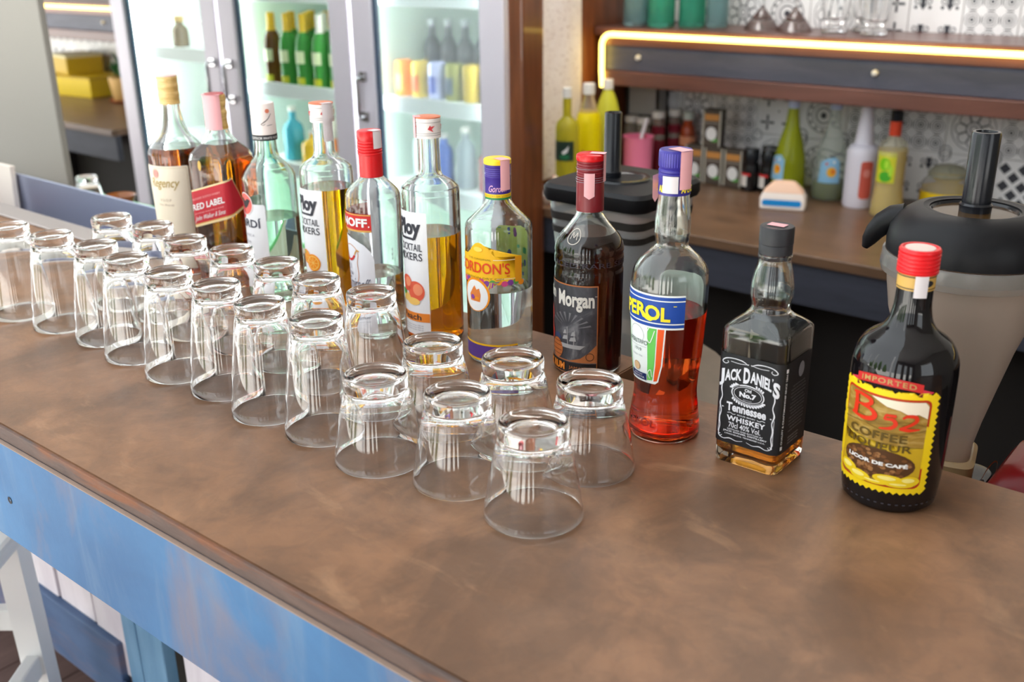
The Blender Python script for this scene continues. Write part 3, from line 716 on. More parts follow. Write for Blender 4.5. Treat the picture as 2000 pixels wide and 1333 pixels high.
# 4, 6 cocktail mixers
amber = M('mixer_syrup', (.90, .37, .004), 0, trans=1, ior=1.36)
amber2 = M('peach_syrup', (.85, .31, .004), 0, trans=1, ior=1.36)
def mixer(loc, label, lv, liq, fruit, phi0, fruitname):
    t, f = bottle('mixer_bottle', label, 'bottle', loc, [(0, .0360), (.006, .0372), (.10, .0374), (.196, .0372), (.2035, .0358), (.2100, .0290), (.2188, .0162), (.226, .0146), (.263, .0140), (.282, .0138)],
        liq=(liq, lv), group='cocktail mixer bottles')
    pr = ridged(.0164, .2655, .2905, 1, .0003); cap(t, 'cap', M('white_cap', c8(238, 230, 226), .4), pr)
    cap(t, 'cap_ring', M('cap_orange_ring', c8(214, 120, 84), .4), [(.0166, .2895), (.0166, .2908), (.0150, .2912), (.0, .2912)], label='orange printed cap top')
    p = Print()
    for v in (.2690, .2715, .2845): p.rect(-.051, .051, v, v+.0007, 1)
    for u in (-.02, .004, .028): p.poly([(u-.004, .277), (u+.003, .2735), (u+.001, .277), (u+.005, .281), (u, .280), (u-.001, .282)])
    p.build('cap_print', [ink('cap_red', 206, 60, 64), ink('cap_grey', 176, 170, 168)], on_round(lambda z: .0166, R(44), .0164), t)
    strip(t, 'tax_strip', lambda z: .0168 if z > .265 else .0152, R(78 if fruit == 'orange' else -40), .45, .240 if fruit == 'orange' else .266, .2906, palestrip if fruit == 'orange' else pinkpaper, over=.5)
    H = .0308
    p = Print(); p.rrect(-H, H, .014, .1775, .0015, 0, 0); lab = p.build('label', [ink('paper_white', 246, 244, 246)], on_round(f, phi0, .0374), t)
    p = Print(); q = on_round(f, phi0, .0374)
    def word(a, b, v0, v1): return lambda s, **k: p.text(s, a, b, v0, v1, **k)
    p.text('Ploy', -.0165, .0232, .1420, .1690, 0, 1, bold=.045)
    p.stroke([(-.012, .1480), (-.011, .1435), (-.006, .1432), (.008, .1432), (.013, .1425)], .0030, 0, 1)
    p.text('COCKTAIL', -.0185, .0238, .1275, .1370, 0, 1, bold=.006); p.text('MIXERS', -.0185, .0238, .1150, .1250, 0, 1, bold=.006)
    if fruit == 'orange':
        for cu, cv, rr in ((-.006, .081, .0100), (.009, .074, .0125)):
            p.ell(cu, cv, rr, rr, 1, 1); p.ring(cu, cv, rr*.80, rr*.80, rr*.10, 2, 2); 
            for a in range(8): p.stroke([(cu, cv), (cu+rr*.7*math.cos(a*.785), cv+rr*.7*math.sin(a*.785))], rr*.06, 2, 2)
        p.poly([(-.014, .082), (-.010, .090), (-.006, .087)], 5, 2)
    else:
        for cu, cv, rr in ((-.004, .083, .0105), (.012, .074, .0130)):
            p.ell(cu, cv, rr, rr*1.05, 3, 1); p.ell(cu+rr*.25, cv+rr*.2, rr*.55, rr*.6, 4, 2)
        p.ell(-.007, .064, .010, .006, 2, 1); p.ell(.007, .060, .011, .005, 2, 2); p.ell(-.012, .070, .006, .004, 5, 2)
    p.rect(-H+.0004, H-.0004, .0330, .0450, 6, 1); p.text(fruitname, -.0150, .0190, .0353, .0432, 0, 2, bold=.012)
    for v in (.0285, .0255, .0225): p.text('cocktail mixer syrup 750 ml', -.016, .021, v-.0022, v, 7, 1)
    p.build('lettering', [ink('ink_dark', 44, 44, 56), ink('orange_fruit', 250, 150, 20), ink('orange_pale', 255, 206, 110), ink('peach_red', 238, 100, 72), ink('peach_light', 250, 150, 110), ink('leaf_green', 90, 160, 70), ink('band_orange', 244, 140, 50), ink('ink_grey', 150, 148, 158)], q, lab, off=.0009)
    return t
mixer(P(-1.092, .928, 0), 'tall mixer bottle of golden orange syrup with an orange pictured on its white label', .1765, amber, 'orange', R(-10), 'Orange')
mixer(P(-.889, .923, 0), 'tall mixer bottle of amber peach syrup with peaches pictured on its white label', .1455, amber2, 'peach', R(-13), 'Peach')

# 5 vodka
t, f = bottle('vodka_bottle', 'clear vodka bottle with a red screw capsule and red and white label', 'bottle', P(-.964, .894, 0),
    [(0, .0325), (.006, .0340), (.068, .0345), (.178, .0358), (.1885, .0352), (.2015, .0262), (.2095, .0168), (.2125, .0150), (.26, .0138)], liq=(MATS['liquid_clear'], .085))
redcap = M('red_capsule', c8(214, 16, 24), .28)
pr = [(.0146, .2120), (.0150, .2122), (.0150, .2400)]
for k in range(5): z = .2405+k*.0036; pr += [(.0156, z), (.0157, z+.0016), (.0150, z+.0026)]
pr += [(.0155, .2600), (.0155, .2690), (.0148, .2705), (0, .2708)]
cap(t, 'capsule', redcap, pr); strip(t, 'tax_strip', lambda z: .0158, R(88), .42, .249, .2708, palestrip, over=.8)
p = Print(); p.rect(-.050, .050, .147, .170, 0, 0); p.rect(-.0495, .0495, .1465, .1490, 1, 1); p.rect(-.0495, .0495, .1680, .1695, 1, 1)
lab = p.build('label', [ink('vodka_red', 204, 30, 26), ink('gold_line', 214, 160, 80)], on_round(f, R(-40), .0357), t)
p = Print(); p.text('SMIRNOFF', -.0350, .0450, .1530, .1645, 0, 1, bold=.035); p.ell(.0468, .1540, .0010, .0010, 0, 1, n=8)
p.build('lettering', [white_ink], on_round(f, R(-40), .0357), lab, off=.0010)
p = Print(); p.poly([(-.050, .018), (.050, .018), (.050, .110), (.046, .121), (.038, .129), (.026, .135), (.012, .1385), (0, .139), (-.012, .1385), (-.026, .135), (-.038, .129), (-.046, .121), (-.050, .110)], 0, 0)
lab = p.build('label', [ink('label_silver', 232, 230, 236)], on_round(f, R(-40), .0350), t)
p = Print()
p.stroke([(.004, .125), (.014, .128), (.024, .124), (.028, .116), (.026, .104), (.027, .088), (.024, .078), (.016, .074)], .0011, 1, 1)
p.stroke([(.000, .113), (.008, .107), (.016, .108), (.022, .114)], .0030, 0, 1); p.stroke([(.022, .115), (.026, .121), (.030, .120)], .0018, 2, 1)
p.text('21', .002, .012, .094, .102, 3, 1); p.text('VODKA', -.004, .016, .086, .091, 3, 1, bold=.02); p.text('TRIPLE DISTILLED', -.02, .02, .066, .069, 3, 1)
p.text('Smirnoff', .002, .044, .0680, .0840, 4, 2, shear=.5, bold=.004); p.text('IMPORTED', .014, .040, .055, .058, 3, 1)
p.build('lettering', [ink('vodka_red', 204, 30, 26), ink('pale_copper', 214, 160, 130), ink('gold_line', 214, 160, 80), ink('ink_grey', 150, 148, 158), ink('ink_steel', 116, 116, 132)], on_round(f, R(-40), .0350), lab, off=.0009)
p = Print(); p.text('vodka', 0, .070, .002, .012, 0, 0, shear=.3)
# raised script up the side of the glass
mpv = on_round(f, R(76), .0356)
o = p.mb(lambda u, v, off: mpv(-v+.007, .055+u, off), du=.003, off=.0006).build('raised_script', M('raised_script_glass', c8(226, 230, 228), .12, trans=.8), t)

# 7 gin with a yellow label
t, f = bottle('gin_bottle', 'clear gin bottle with yellow label, purple cap and bright patterned back label', 'bottle', P(-.777, .923, 0),
    [(0, .0385), (.006, .0402), (.0185, .0404), (.160, .0410), (.1727, .0404), (.1841, .0300), (.1986, .0174), (.206, .0150), (.245, .0138)], liq=(MATS['liquid_clear'], .0955))
purple = M('purple_cap', c8(66, 44, 140), .35)
pr = [(.0148, .2110), (.0153, .2110), (.0153, .2300)]
for k in range(5): z = .2305+k*.0024; pr += [(.0156, z), (.0156, z+.0010), (.0151, z+.0017)]
pr += [(.0156, .2430), (.0156, .2460), (.0, .2461)]
cap(t, 'cap_sleeve', purple, pr)
yel = M('yellow_gloss', c8(250, 208, 20), .35)
cap(t, 'cap_rim', yel, [(.0158, .2455), (.0164, .2460), (.0164, .2505), (.0154, .2518), (0, .2518)], label='yellow rim of the cap')
cap(t, 'yellow_band', yel, [(.0150, .2068), (.0157, .2068), (.0157, .2112), (.0150, .2112)]); cap(t, 'green_band', M('green_gloss', c8(36, 130, 70), .35), [(.0150, .2046), (.0158, .2046), (.0158, .2070), (.0150, .2070)])
strip(t, 'tax_strip', lambda z: .0166, R(74), .40, .2160, .2516, pinkpaper, over=1.0)
p = Print(); p.text('Gordon', -.010, .012, .214, .222, 0, 0, shear=.4, bold=.01); p.build('cap_script', ink('cap_pink', 226, 170, 206), on_round(lambda z: .0156, R(36), .0153), t)
p = Print(); p.text('LONDON DRY GIN  LONDON', -.020, .020, .2080, .2102); p.build('band_lettering', ink('ink_olive', 150, 120, 20), on_round(lambda z: .0159, R(30), .0157), t)
orange_y = ink('gin_yellow', 250, 190, 24)
p = Print(); top = [(.018-.036*k/10, .142+.016*math.sin(math.pi*k/10)) for k in range(11)]
p.poly([(-.0500, .1115), (.0535, .1095), (.0535, .1410), (.020, .1425)]+top[1:-1]+[(-.020, .1425), (-.0500, .1400)], 0, 0)
for k in range(15):
    u = -.048+k*.0072; p.ell(u, .1095+.0012*math.sin(k*2.1), .0042, .0036, (2, 3, 4, 5)[k % 4], 0, n=12)
p.poly([(.044, .110), (.0535, .1095), (.0535, .141), (.044, .1413)], 6, 1)
lab = p.build('label', [orange_y, ink('gin_orange', 246, 150, 20), ink('violet', 132, 62, 150), ink('leaf_green', 90, 160, 70), ink('orange_fruit', 250, 150, 20), ink('magenta', 210, 70, 130), ink('gin_amber', 240, 160, 20)], on_round(f, R(5), .0408), t, off=.0006)
p = Print(); p.text("GORDON'S", -.0400, .0375, .1205, .1345, 0, 1, bold=.012); p.rect(.0335, .0375, .1178, .1188, 0, 1)
p.text('THE ORIGINAL', -.018, .016, .1370, .1392, 1, 1); p.text('LONDON DRY GIN', -.026, .030, .1135, .1160, 1, 1); p.rect(.018, .044, .1378, .1386, 2, 1); p.rect(.022, .044, .1145, .1152, 2, 1); p.ell(-.001, .1500, .006, .0030, 3, 1)
p.build('lettering', [ink('gin_red', 224, 66, 20), ink('ink_olive', 150, 120, 20), ink('cream_ink', 255, 240, 200), ink('gin_light', 255, 214, 90)], on_round(f, R(5), .0408), lab, off=.0013)
p = Print(); p.ell(0, .0925, .0200, .0215, 1, 0); p.ell(0, .0915, .0175, .0195, 0, 1); p.poly([(-.008, .084), (-.009, .092), (-.004, .100), (-.001, .104), (.002, .099), (.006, .101), (.008, .093), (.007, .084)], 2, 2); p.ell(-.004, .089, .003, .003, 3, 3); p.ell(.003, .088, .003, .002, 1, 3)
for k in range(5): p.poly([(.016+k*.002, .100+k*.001), (.026+k*.002, .106+k*.002), (.020+k*.001, .1105)], (4, 5, 4, 3, 4)[k], 0)
p.build('fruit_badge', [white_ink, ink('gin_orange', 246, 150, 20), ink('boar_orange', 230, 130, 60), ink('violet', 132, 62, 150), ink('lime_print', 190, 200, 70), ink('magenta', 210, 70, 130)], on_round(f, R(-4), .0405), t, off=.0012)
p = Print(); p.rect(-.064, .064, .0085, .0290, 0, 0); p.rect(-.064, .064, .0275, .0300, 1, 1); p.rect(-.064, .064, .0070, .0095, 1, 1); p.build('foot_label', [ink('foot_purple', 90, 56, 140), orange_y], on_round(f, R(-20), .0403), t)
p = Print(); p.rrect(-.026, .026, .088, .158, .006, 0, 0); random.seed(9)
for k in range(26):
    u, v = random.uniform(-.022, .022), random.uniform(.100, .154); s = random.uniform(.002, .0042)
    (p.rrect(u-s, u+s, v-s, v+s, s*.5, 1+k % 4, 1) if k % 2 else p.ell(u, v, s*.8, s*1.3, 1+k % 4, 1, n=10))
# the print of the back label faces into the bottle and is seen through it
lab = p.build('back_label', [ink('lime_sheet', 206, 218, 120), ink('cobalt', 40, 84, 160), ink('leaf_green', 90, 160, 70), ink('violet', 132, 62, 150), ink('spring_green', 60, 170, 110)],
    on_round(f, R(188), .0408), t, off=.0009, step=-.0002)

# 8 dark spiced rum
t, f = bottle('dark_rum_bottle', 'dark spiced rum bottle with a maroon capsule and black pictorial label', 'bottle', P(-.67, .962, 0),
    [(0, .0390), (.006, .0408), (.080, .0408), (.1275, .0410), (.1300, .0400), (.1335, .0400), (.1360, .0410), (.1445, .0410), (.1470, .0402), (.1505, .0410), (.1560, .0405), (.1640, .0376), (.1817, .0236), (.195, .0158), (.256, .0140)],
    liq=(M('dark_rum', (.045, .008, .003), 0, trans=1, ior=1.35), .1715))
maroon = M('maroon_capsule', c8(122, 22, 32), .32)
pr = [(.0158, .1975), (.0163, .1975), (.0161, .2300)]
for k in range(8): z = .2305+k*.0030; pr += [(.0159, z), (.0155, z+.0010), (.0160, z+.0020)]
pr += [(.0160, .2555), (0, .2556)]
cap(t, 'capsule', maroon, pr); cap(t, 'cap_disc', redcap, [(.0158, .2555), (.0165, .2562), (.0168, .2590), (.0163, .2620), (.0145, .2632), (0, .2632)], label='bright red cap disc')
p = Print()
for v in (.2320, .2345, .2370, .2470): p.rect(-.051, .051, v, v+.0005)
p.build('capsule_lines', ink('silver_line', 150, 140, 150), on_round(lambda z: .0164, 0, .0163), t)
strip(t, 'tax_strip', lambda z: .0166, R(31), .36, .2130, .2430, pinkpaper, point=True); strip(t, 'tax_strip', lambda z: .0170, R(112), .36, .232, .2634, pinkpaper, over=1.0)
p = Print(); p.text('RARE SPICED RARE SPICED', -.09, .09, .1372, .1432, 0, 0); p.build('raised_lettering', M('raised_glass', c8(60, 56, 66), .12), on_round(f, R(20), .041), t, off=.0003)
p = Print(); p.ring(0, .172, .0085, .0085, .0009, 0, 0); p.stroke([(-.004, .169), (-.003, .176), (0, .171), (.003, .176), (.004, .169)], .0008); p.build('raised_seal', M('raised_clear', c8(190, 180, 170), .15), on_round(f, R(2), .033), t, off=.0004)
smoke = mottled('smoky_label', [([(.30, c8(34, 34, 40)), (.55, c8(74, 74, 80)), (.75, c8(150, 148, 150))], 38, (1, 1, .7), 6, 1)], rough=.45)
copper, coppl = ink('copper', 186, 112, 62), ink('orange_copper', 214, 120, 50)
p = Print(); H = .0545
p.rrect(-H, H, .004, .1165, .001, 1, 0); p.rect(-H+.0012, H-.0012, .0055, .1150, 0, 1); p.rect(-H+.0012, H-.0012, .020, .0212, 1, 2); p.rect(-H+.0012, H-.0012, .0055, .0190, 2, 2)
p.poly([(H-.0012, .0212), (H-.0012, .043), (.045, .034), (.034, .0255), (.020, .0212)], 1, 2); p.ring(.0455, .0280, .0050, .0050, .0007, 2, 3)
lab = p.build('label', [smoke, copper, ink('label_black', 30, 28, 30)], on_round(f, R(-25), .0411), t)
p = Print()
p.text('Captain', -.052, -.004, .0905, .1105, 0, 1, bold=.03); p.text('Morgan', .003, .0500, .0840, .1085, 0, 1, bold=.035); p.rect(.0505, .053, .1035, .1042, 0, 1)
# storm sky, a ship's rigging and a cask on the print
for a in range(9): an = R(20+a*16); p.poly([(.018+.010*math.cos(an), .060+.010*math.sin(an)), (.018+.030*math.cos(an-.05), .060+.022*math.sin(an-.05)), (.018+.030*math.cos(an+.05), .060+.022*math.sin(an+.05))], 1, 1)
p.poly([(.004, .042), (.040, .042), (.034, .037), (.010, .037)], 2, 1); p.stroke([(.018, .042), (.017, .064)], .0009, 2, 1); p.stroke([(.026, .042), (.027, .060)], .0009, 2, 1)
for q in ((.010, .047, .018), (.011, .054, .016), (.020, .046, .029), (.022, .053, .028)): p.poly([(q[0], q[1]), (q[2], q[1]+.001), (q[2]-.001, q[1]+.006), (q[0]+.002, q[1]+.005)], 2, 1)
p.ell(.000, .0335, .0105, .0125, 3, 1); 
for v in (.026, .031, .037, .042): p.rect(-.009, .009, v, v+.0008, 4, 2)
p.stroke([(-.020, .085), (-.016, .074), (-.019, .062), (-.012, .050), (-.014, .040)], [.004, .012, .011, .009, .004], 5, 1)
p.stroke([(-.006, .048), (.001, .050), (.007, .047)], [.003, .007, .003], 6, 1)
p.text('DARK RUM', -.034, .014, .0080, .0175, 7, 3, bold=.05); p.text('JAMAICA', .02, .046, .0100, .0150, 8, 3)
p.build('lettering', [ink('bone_white', 226, 220, 210), ink('smoke_grey', 120, 118, 122), ink('sail_grey', 168, 166, 166), ink('cask', 186, 104, 52), ink('cask_dark', 96, 50, 28), ink('cloth_red', 178, 36, 34), ink('slate_blue', 62, 70, 104), ink('orange_ink', 226, 130, 40), copper], on_round(f, R(-25), .0411), lab, off=.0012)

# 9 red aperitif
apcol = M('aperitif', (.90, .095, .014), 0, trans=1, ior=1.35)
t, f = bottle('aperitif_bottle', 'red orange aperitif bottle with blue and yellow label and blue cap', 'bottle', P(-.503, .866, 0),
    [(0, .0370), (.004, .0378), (.0122, .0374), (.030, .0352), (.0504, .0329), (.0662, .0336), (.090, .0358), (.1189, .0376), (.155, .0390), (.1643, .0390), (.1795, .0376), (.1940, .0282), (.2040, .0170), (.2075, .0162), (.2183, .0180), (.232, .0176), (.257, .0152), (.294, .0140)],
    liq=(apcol, .1375))
apb = M('aperitif_blue', c8(52, 44, 140), .35)
pr = [(.0152, .2575), (.0158, .2575), (.0158, .2720)]
for k in range(3): z = .2725+k*.0036; pr += [(.0160, z), (.0161, z+.0018), (.0152, z+.0028)]
pr += [(.0156, .2835), (.0162, .2845), (.0162, .2990), (.0155, .3008), (0, .3010)]
cap(t, 'capsule', apb, pr)
p = Print()
for k in range(40): p.rect(-.050+k*.0025, -.0492+k*.0025, .2855, .2985)
p.build('cap_knurl', M('aperitif_blue_light', c8(84, 76, 176), .35), on_round(lambda z: .0162, 0, .0162), t, off=.0003)
strip(t, 'tax_strip', lambda z: .0166, R(72), .44, .2640, .3008, pinkpaper, over=1.2); strip(t, 'tax_strip', lambda z: .0168, R(16), .46, .2605, .2770, palestrip); 
p = Print(); p.poly([(-.0015, .2755), (.0060, .2740), (.0055, .252), (.002, .247), (-.0035, .254)]); p.build('torn_strip', pinkpaper, lambda u, v, off: (-.0172-u*.35, -.004-u*.9, v), t, du=0)
p = Print(); 
for u in (-.024, .0, .024): p.text('APEROL', u-.010, u+.010, .2605, .2675, 0, 0, bold=.03)
p.build('cap_lettering', ink('signal_yellow', 250, 226, 40), on_round(lambda z: .0160, R(30-52+26), .0160), t, off=.0006)
p = Print(); H = .0475
p.poly([(-.0290, .1300), (.0290, .1300), (.0265, .088), (.0225, .0690), (.019, .0660), (-.019, .0660), (-.0225, .0690), (-.0265, .088)], 0, 0)
p.poly([(.0100, .1300), (.0200, .1300), (.0180, .088), (.0155, .0700), (.0090, .0690), (.0100, .088)], 1, 1); p.poly([(.0210, .1300), (.0275, .1300), (.0250, .088), (.0210, .0700), (.0170, .0688), (.0192, .088)], 2, 1)
p.poly([(-.0290, .1300), (-.0205, .1300), (-.018, .088), (-.0155, .070), (-.0225, .070), (-.0265, .088)], 3, 1)
lab = p.build('lower_label', [ink('soft_white', 238, 242, 238), ink('fresh_green', 110, 200, 90), ink('bright_orange', 244, 92, 30), ink('pale_green', 176, 222, 170)], on_round(f, R(-17), .0372), t, dv=.006)
p = Print(); p.ring(-.004, .118, .010, .010, .0004, 0, 1); p.text('APERITIVO', -.0195, .0105, .1080, .1128, 1, 1, bold=.004); p.rect(-.018, .009, .1055, .1058, 0, 1); p.text('1919', -.0075, .0025, .1000, .1035, 1, 1)
p.text('TERZO TRA', -.013, .004, .094, .0955, 0, 1); p.ell(-.005, .0825, .0048, .0048, 2, 1); p.ring(-.005, .0825, .0048, .0048, .0006, 3, 2); p.rect(-.0165, .0085, .0685, .0760, 4, 1); p.text('ANNO 1919', -.010, .003, .0732, .0748, 5, 2); p.text('PADOVA', -.013, .006, .0700, .0722, 5, 2)
p.stroke([(.012, .128), (.009, .120), (.013, .112), (.018, .126)], .0008, 5, 2); p.stroke([(.013, .072), (.0105, .078), (.014, .082), (.0155, .074)], .0008, 5, 2)
p.build('lettering', [ink('ink_grey', 150, 148, 158), ink('ink_green', 84, 104, 96), ink('coin_tan', 222, 184, 140), ink('coin_dark', 190, 146, 104), ink('navy', 24, 40, 96), white_ink], on_round(f, R(-17), .0372), lab, off=.0010, dv=.006)
p = Print(); p.rect(-H, H, .1280, .1640, 0, 0); p.rect(-H, H, .1300, .1622, 1, 1); p.rect(-H, H, .1335, .1347, 0, 2); p.rect(-H, H, .1575, .1586, 0, 2)
lab = p.build('upper_label', [ink('soft_white', 238, 242, 238), ink('royal_blue', 20, 70, 160)], on_round(f, R(-17), .0385), t, off=.0009, dv=.006)
p = Print(); wv = lambda u, v: (u, v+.0012*math.cos(u/.03*3))
p.text('APEROL', -.0365, .0335, .1375, .1530, 0, 1, bold=.035, warp=wv); p.rect(.036, .039, .1530, .1537, 0, 1)
p.stroke([(.0035, .1455), (.0080, .1405), (.0135, .1375), (.0170, .1390)], [.003, .0045, .003, .001], 0, 1)
p.build('lettering', [ink('signal_yellow', 250, 226, 40)], on_round(f, R(-17), .0385), lab, off=.0016, dv=.006)
p = Print(); p.rrect(-.030, .030, .078, .166, .010, 0, 0); p.build('back_label', [ink('soft_white', 238, 242, 238)], on_round(f, R(182), .0385), t, dv=.006)
p = Print(); p.text('APEROL', -.030, .020, .0180, .0260, 0, 0, bold=.01); p.build('raised_lettering', M('raised_red', c8(150, 40, 36), .15), on_round(f, R(-14), .0370), t, off=.0003)

# 10 square whiskey with a black label
t, fs, fc = square_bottle('whiskey_bottle', 'square clear whiskey bottle with black and white label, nearly empty', P(-.396, .8740, 0), 0,
    [(0, .0325, .008), (.003, .0336, .008), (.006, .0338, .008), (.136, .0342, .008), (.1405, .0338, .009), (.1440, .0315, .012), (.1575, .0188, .0186), (.1625, .0180, .0179), (.172, .0202, .0200), (.180, .0203, .0202), (.196, .0178, .0177), (.208, .0150, .0149), (.2105, .0160, .0159), (.213, .0160, .0159), (.2145, .0140, .0139), (.232, .0135, .0134)],
    .0032, .010, M('bourbon', (.70, .32, .035), 0, trans=1, ior=1.35), .030, nring=50)
pr = [(.0148, .2138), (.0157, .2138), (.0157, .2225), (.0154, .2230), (.0160, .2236)]
pr += [(.0160, .2385), (.0152, .2398), (0, .2400)]
cap(t, 'cap', M('black_cap', c8(38, 38, 42), .5), pr)
strip(t, 'tax_strip', lambda z: .0128, 0, .40, .2401, .2402, pinkpaper, off=.0001)
p = Print(); p.rect(-.0085, .0085, -.0055, .0055); p.build('cap_seal', pinkpaper, lambda u, v, off: (u, v, .2402+off), t, du=0)
blk = M('label_matte_black', c8(24, 24, 28), .5)
mp = on_square(.0342, .008)
p = Print(); p.rect(-.0645, .0905, .0225, .1175, 0, 0); lab = p.build('label', [blk], mp, t, off=.0006, du=.003)
p = Print(); wi, gy = 0, 1
def arch(u, v):                              # arched title: taller at the sides' ends
    k = u/.029; return (u, v-.0062*k*k)
def lead(u, v): k = u/.029; return (u, v-.0062*k*k)
p.text('J', -.0312, -.0258, .0885, .1062, wi, 1, bold=.045, warp=arch); p.text('ACK', -.0252, -.0080, .0925, .1046, wi, 1, bold=.035, warp=arch); p.text('D', -.0058, .0010, .0905, .1068, wi, 1, bold=.045, warp=arch)
p.text('ANIEL', .0016, .0238, .0925, .1046, wi, 1, bold=.035, warp=arch); p.poly([arch(.0236, .1066), arch(.0250, .1066), arch(.0242, .1035)], wi, 1); p.text('S', .0252, .0312, .0890, .1050, wi, 1, bold=.045, warp=arch)
p.ring(0, .0790, .0175, .0102, .0012, wi, 1); p.ring(0, .0790, .0148, .0080, .0005, wi, 1)
for a in list(range(-150, -25, 9))+list(range(30, 60, 9))+list(range(124, 154, 9)):
    p.stroke([(.0165*math.cos(R(a)), .079+.0094*math.sin(R(a))), (.0205*math.cos(R(a+9)), .079+.0128*math.sin(R(a+9)))], .0017, wi, 1, smooth=False)
p.text('Old', -.0035, .0035, .0818, .0852, wi, 1, bold=.03); p.text('No.7', -.0088, .0088, .0755, .0810, wi, 1, bold=.05); p.text('BRAND', -.0045, .0045, .0725, .0738, gy, 1)
p.text('Tennessee', -.0215, .0205, .0580, .0672, wi, 1, bold=.035)
p.text('SOUR MASH', -.0095, .0095, .0548, .0562, wi, 1, bold=.02); p.stroke([(-.020, .0555), (-.017, .0562), (-.014, .0550), (-.0115, .0556)], .0006, wi, 1); p.stroke([(.020, .0555), (.017, .0562), (.014, .0550), (.0115, .0556)], .0006, wi, 1)
p.text('WHISKEY', -.0205, .0205, .0475, .0532, wi, 1, bold=.035, sp=1.1); p.text('70cl 40% Vol.', -.0180, .0160, .0405, .0462, wi, 1, bold=.012)
p.text('DISTILLED AND BOTTLED BY', -.0190, .0190, .0378, .0393, wi, 1, bold=.02); p.text('JACK DANIEL DISTILLERY', -.0235, .0235, .0348, .0369, wi, 1, bold=.03); p.text('LYNCHBURG, TENNESSEE U.S.A.', -.0215, .0215, .0322, .0338, wi, 1, bold=.02)
for s in (-1, 1):                            # scrollwork frame
    q = lambda pts: [(s*a, b) for a, b in pts]
    p.stroke(q([(.0015, .1095), (.008, .1125), (.018, .1132), (.0255, .1118), (.0285, .1085), (.0255, .1066), (.0225, .1082), (.0235, .1098)]), [.0004, .0010, .0008, .0010, .0008, .0007, .0006, .0005], wi, 1)
    p.stroke(q([(.001, .1070+.0035), (.010, .1092), (.020, .1098)]), .0005, wi, 1)
    p.stroke(q([(.0268, .0880), (.0278, .0800), (.0266, .0720), (.0284, .0640), (.0268, .0560), (.0282, .0480), (.0272, .0400), (.0282, .0330), (.0270, .0285), (.0225, .0268), (.0160, .0285), (.0090, .0272), (.0020, .0288)]), [.0004, .0011, .0007, .0014, .0008, .0014, .0008, .0011, .0009, .0007, .0011, .0006, .0004], wi, 1)
    p.stroke(q([(.0286, .0600), (.0286, .0420), (.0290, .0330)]), .0004, wi, 1); p.stroke(q([(.0245, .0300), (.0265, .0285), (.0285, .0300), (.0262, .0312)]), .0006, wi, 1)
    p.poly(q([(.0262, .0600), (.0240, .0608), (.0262, .0616)]), wi, 1)
# spine line and side text on the adjoining face
U1 = .0262+math.pi*.004+.0262                # middle of the +x face
side = lambda a, b: (lambda u, v: (a-(v-b)*0+(v), u))
def spine(u, v): return (.0372+v, .0275+u)
p.text('QUALITY & CRAFTSMANSHIP SINCE 1866', .006, .080, -.0012, .0012, wi, 1, bold=.02, warp=lambda u, v: (.0372-v, .0275+u)); 
for z0 in (.0275, .1085): p.rect(.0358, .0386, z0, z0+.004, wi, 1)
p.ell(U1+.003, .1035, .0062, .0080, 2, 1)
for k in range(14):
    v = .0900-k*.0036; a = .016 if k % 4 else .013
    p.text(('straight whiskey mellowed drop by drop', 'through sugar maple charcoal in the hollow', 'old time quality since the first barrel')[k % 3], U1-a, U1+a, v-.0011, v+.0011, 2, 1)
for k in range(3): p.text('distilled and bottled in the hollow', U1-.015, U1+.008, .0355-k*.0032, .0375-k*.0032, gy, 1)
p.build('lettering', [ink('label_white2', 226, 226, 232), ink('label_grey', 170, 170, 178), ink('label_midgrey', 140, 140, 148)], mp, lab, off=.0010, du=.003)

# 11 coffee liqueur
dark = M('dark_bottle', (.006, .005, .006), .03, spec=.6)
t = empty('liqueur_bottle', P(-.266, .879, 0), 'black coffee liqueur bottle with a yellow sawtooth label and red cap', 'bottle')
prof = [(0, .0395), (.004, .0416), (.0525, .0450), (.1242, .0459), (.1381, .0452), (.1480, .0420), (.1566, .0365), (.1677, .0225), (.1766, .0180), (.1922, .0156), (.2184, .0152), (.236, .0145)]
f, sm = pchip(prof, 54)
b = MB(); b.lathe([(0, .002), (.034, .0004), (.0375, 0)]+[(r, z) for z, r in sm if z > .001]+[(0, .236)], 64); b.build('bottle_body', dark, t, sharp=50)
p = Print()
for k in range(44): p.rect(-.130+k*.006, -.1275+k*.006, .0100, .0112)
p.build('base_beads', M('bead_glass', c8(70, 70, 80), .1), on_round(f, 0, .0418), t, off=.0003)
pr = [(.0160, .2186), (.0172, .2186)]
for k in range(5): z = .2190+k*.0035; pr += [(.0174, z), (.0175, z+.0018), (.0166, z+.0028)]
pr += [(.0174, .2370), (.0174, .2385), (.0164, .2402), (.0146, .2402), (.0142, .2394), (0, .2394)]
cap(t, 'cap', M('cap_scarlet', c8(226, 28, 36), .32), pr)
cap(t, 'cap_inset', ink('cap_cream', 226, 206, 196), [(.0126, .2394), (.0124, .2400), (0, .2401)], label='pale printed disc in the cap')
cap(t, 'neck_band', ink('band_tan', 206, 164, 84), [(.0150, .2045), (.01605, .2045), (.01590, .2185), (.0150, .2185)])
p = Print(); p.rect(-.05, .05, .2060, .2068); p.rect(-.05, .05, .2165, .2173); p.ell(.012, .2115, .006, .0030, 0); p.build('band_print', black_ink, on_round(lambda z: .0161, R(10), .016), t, off=.0004)
strip(t, 'tax_strip', lambda z: .0163, R(34), .34, .1990, .2185, palestrip)
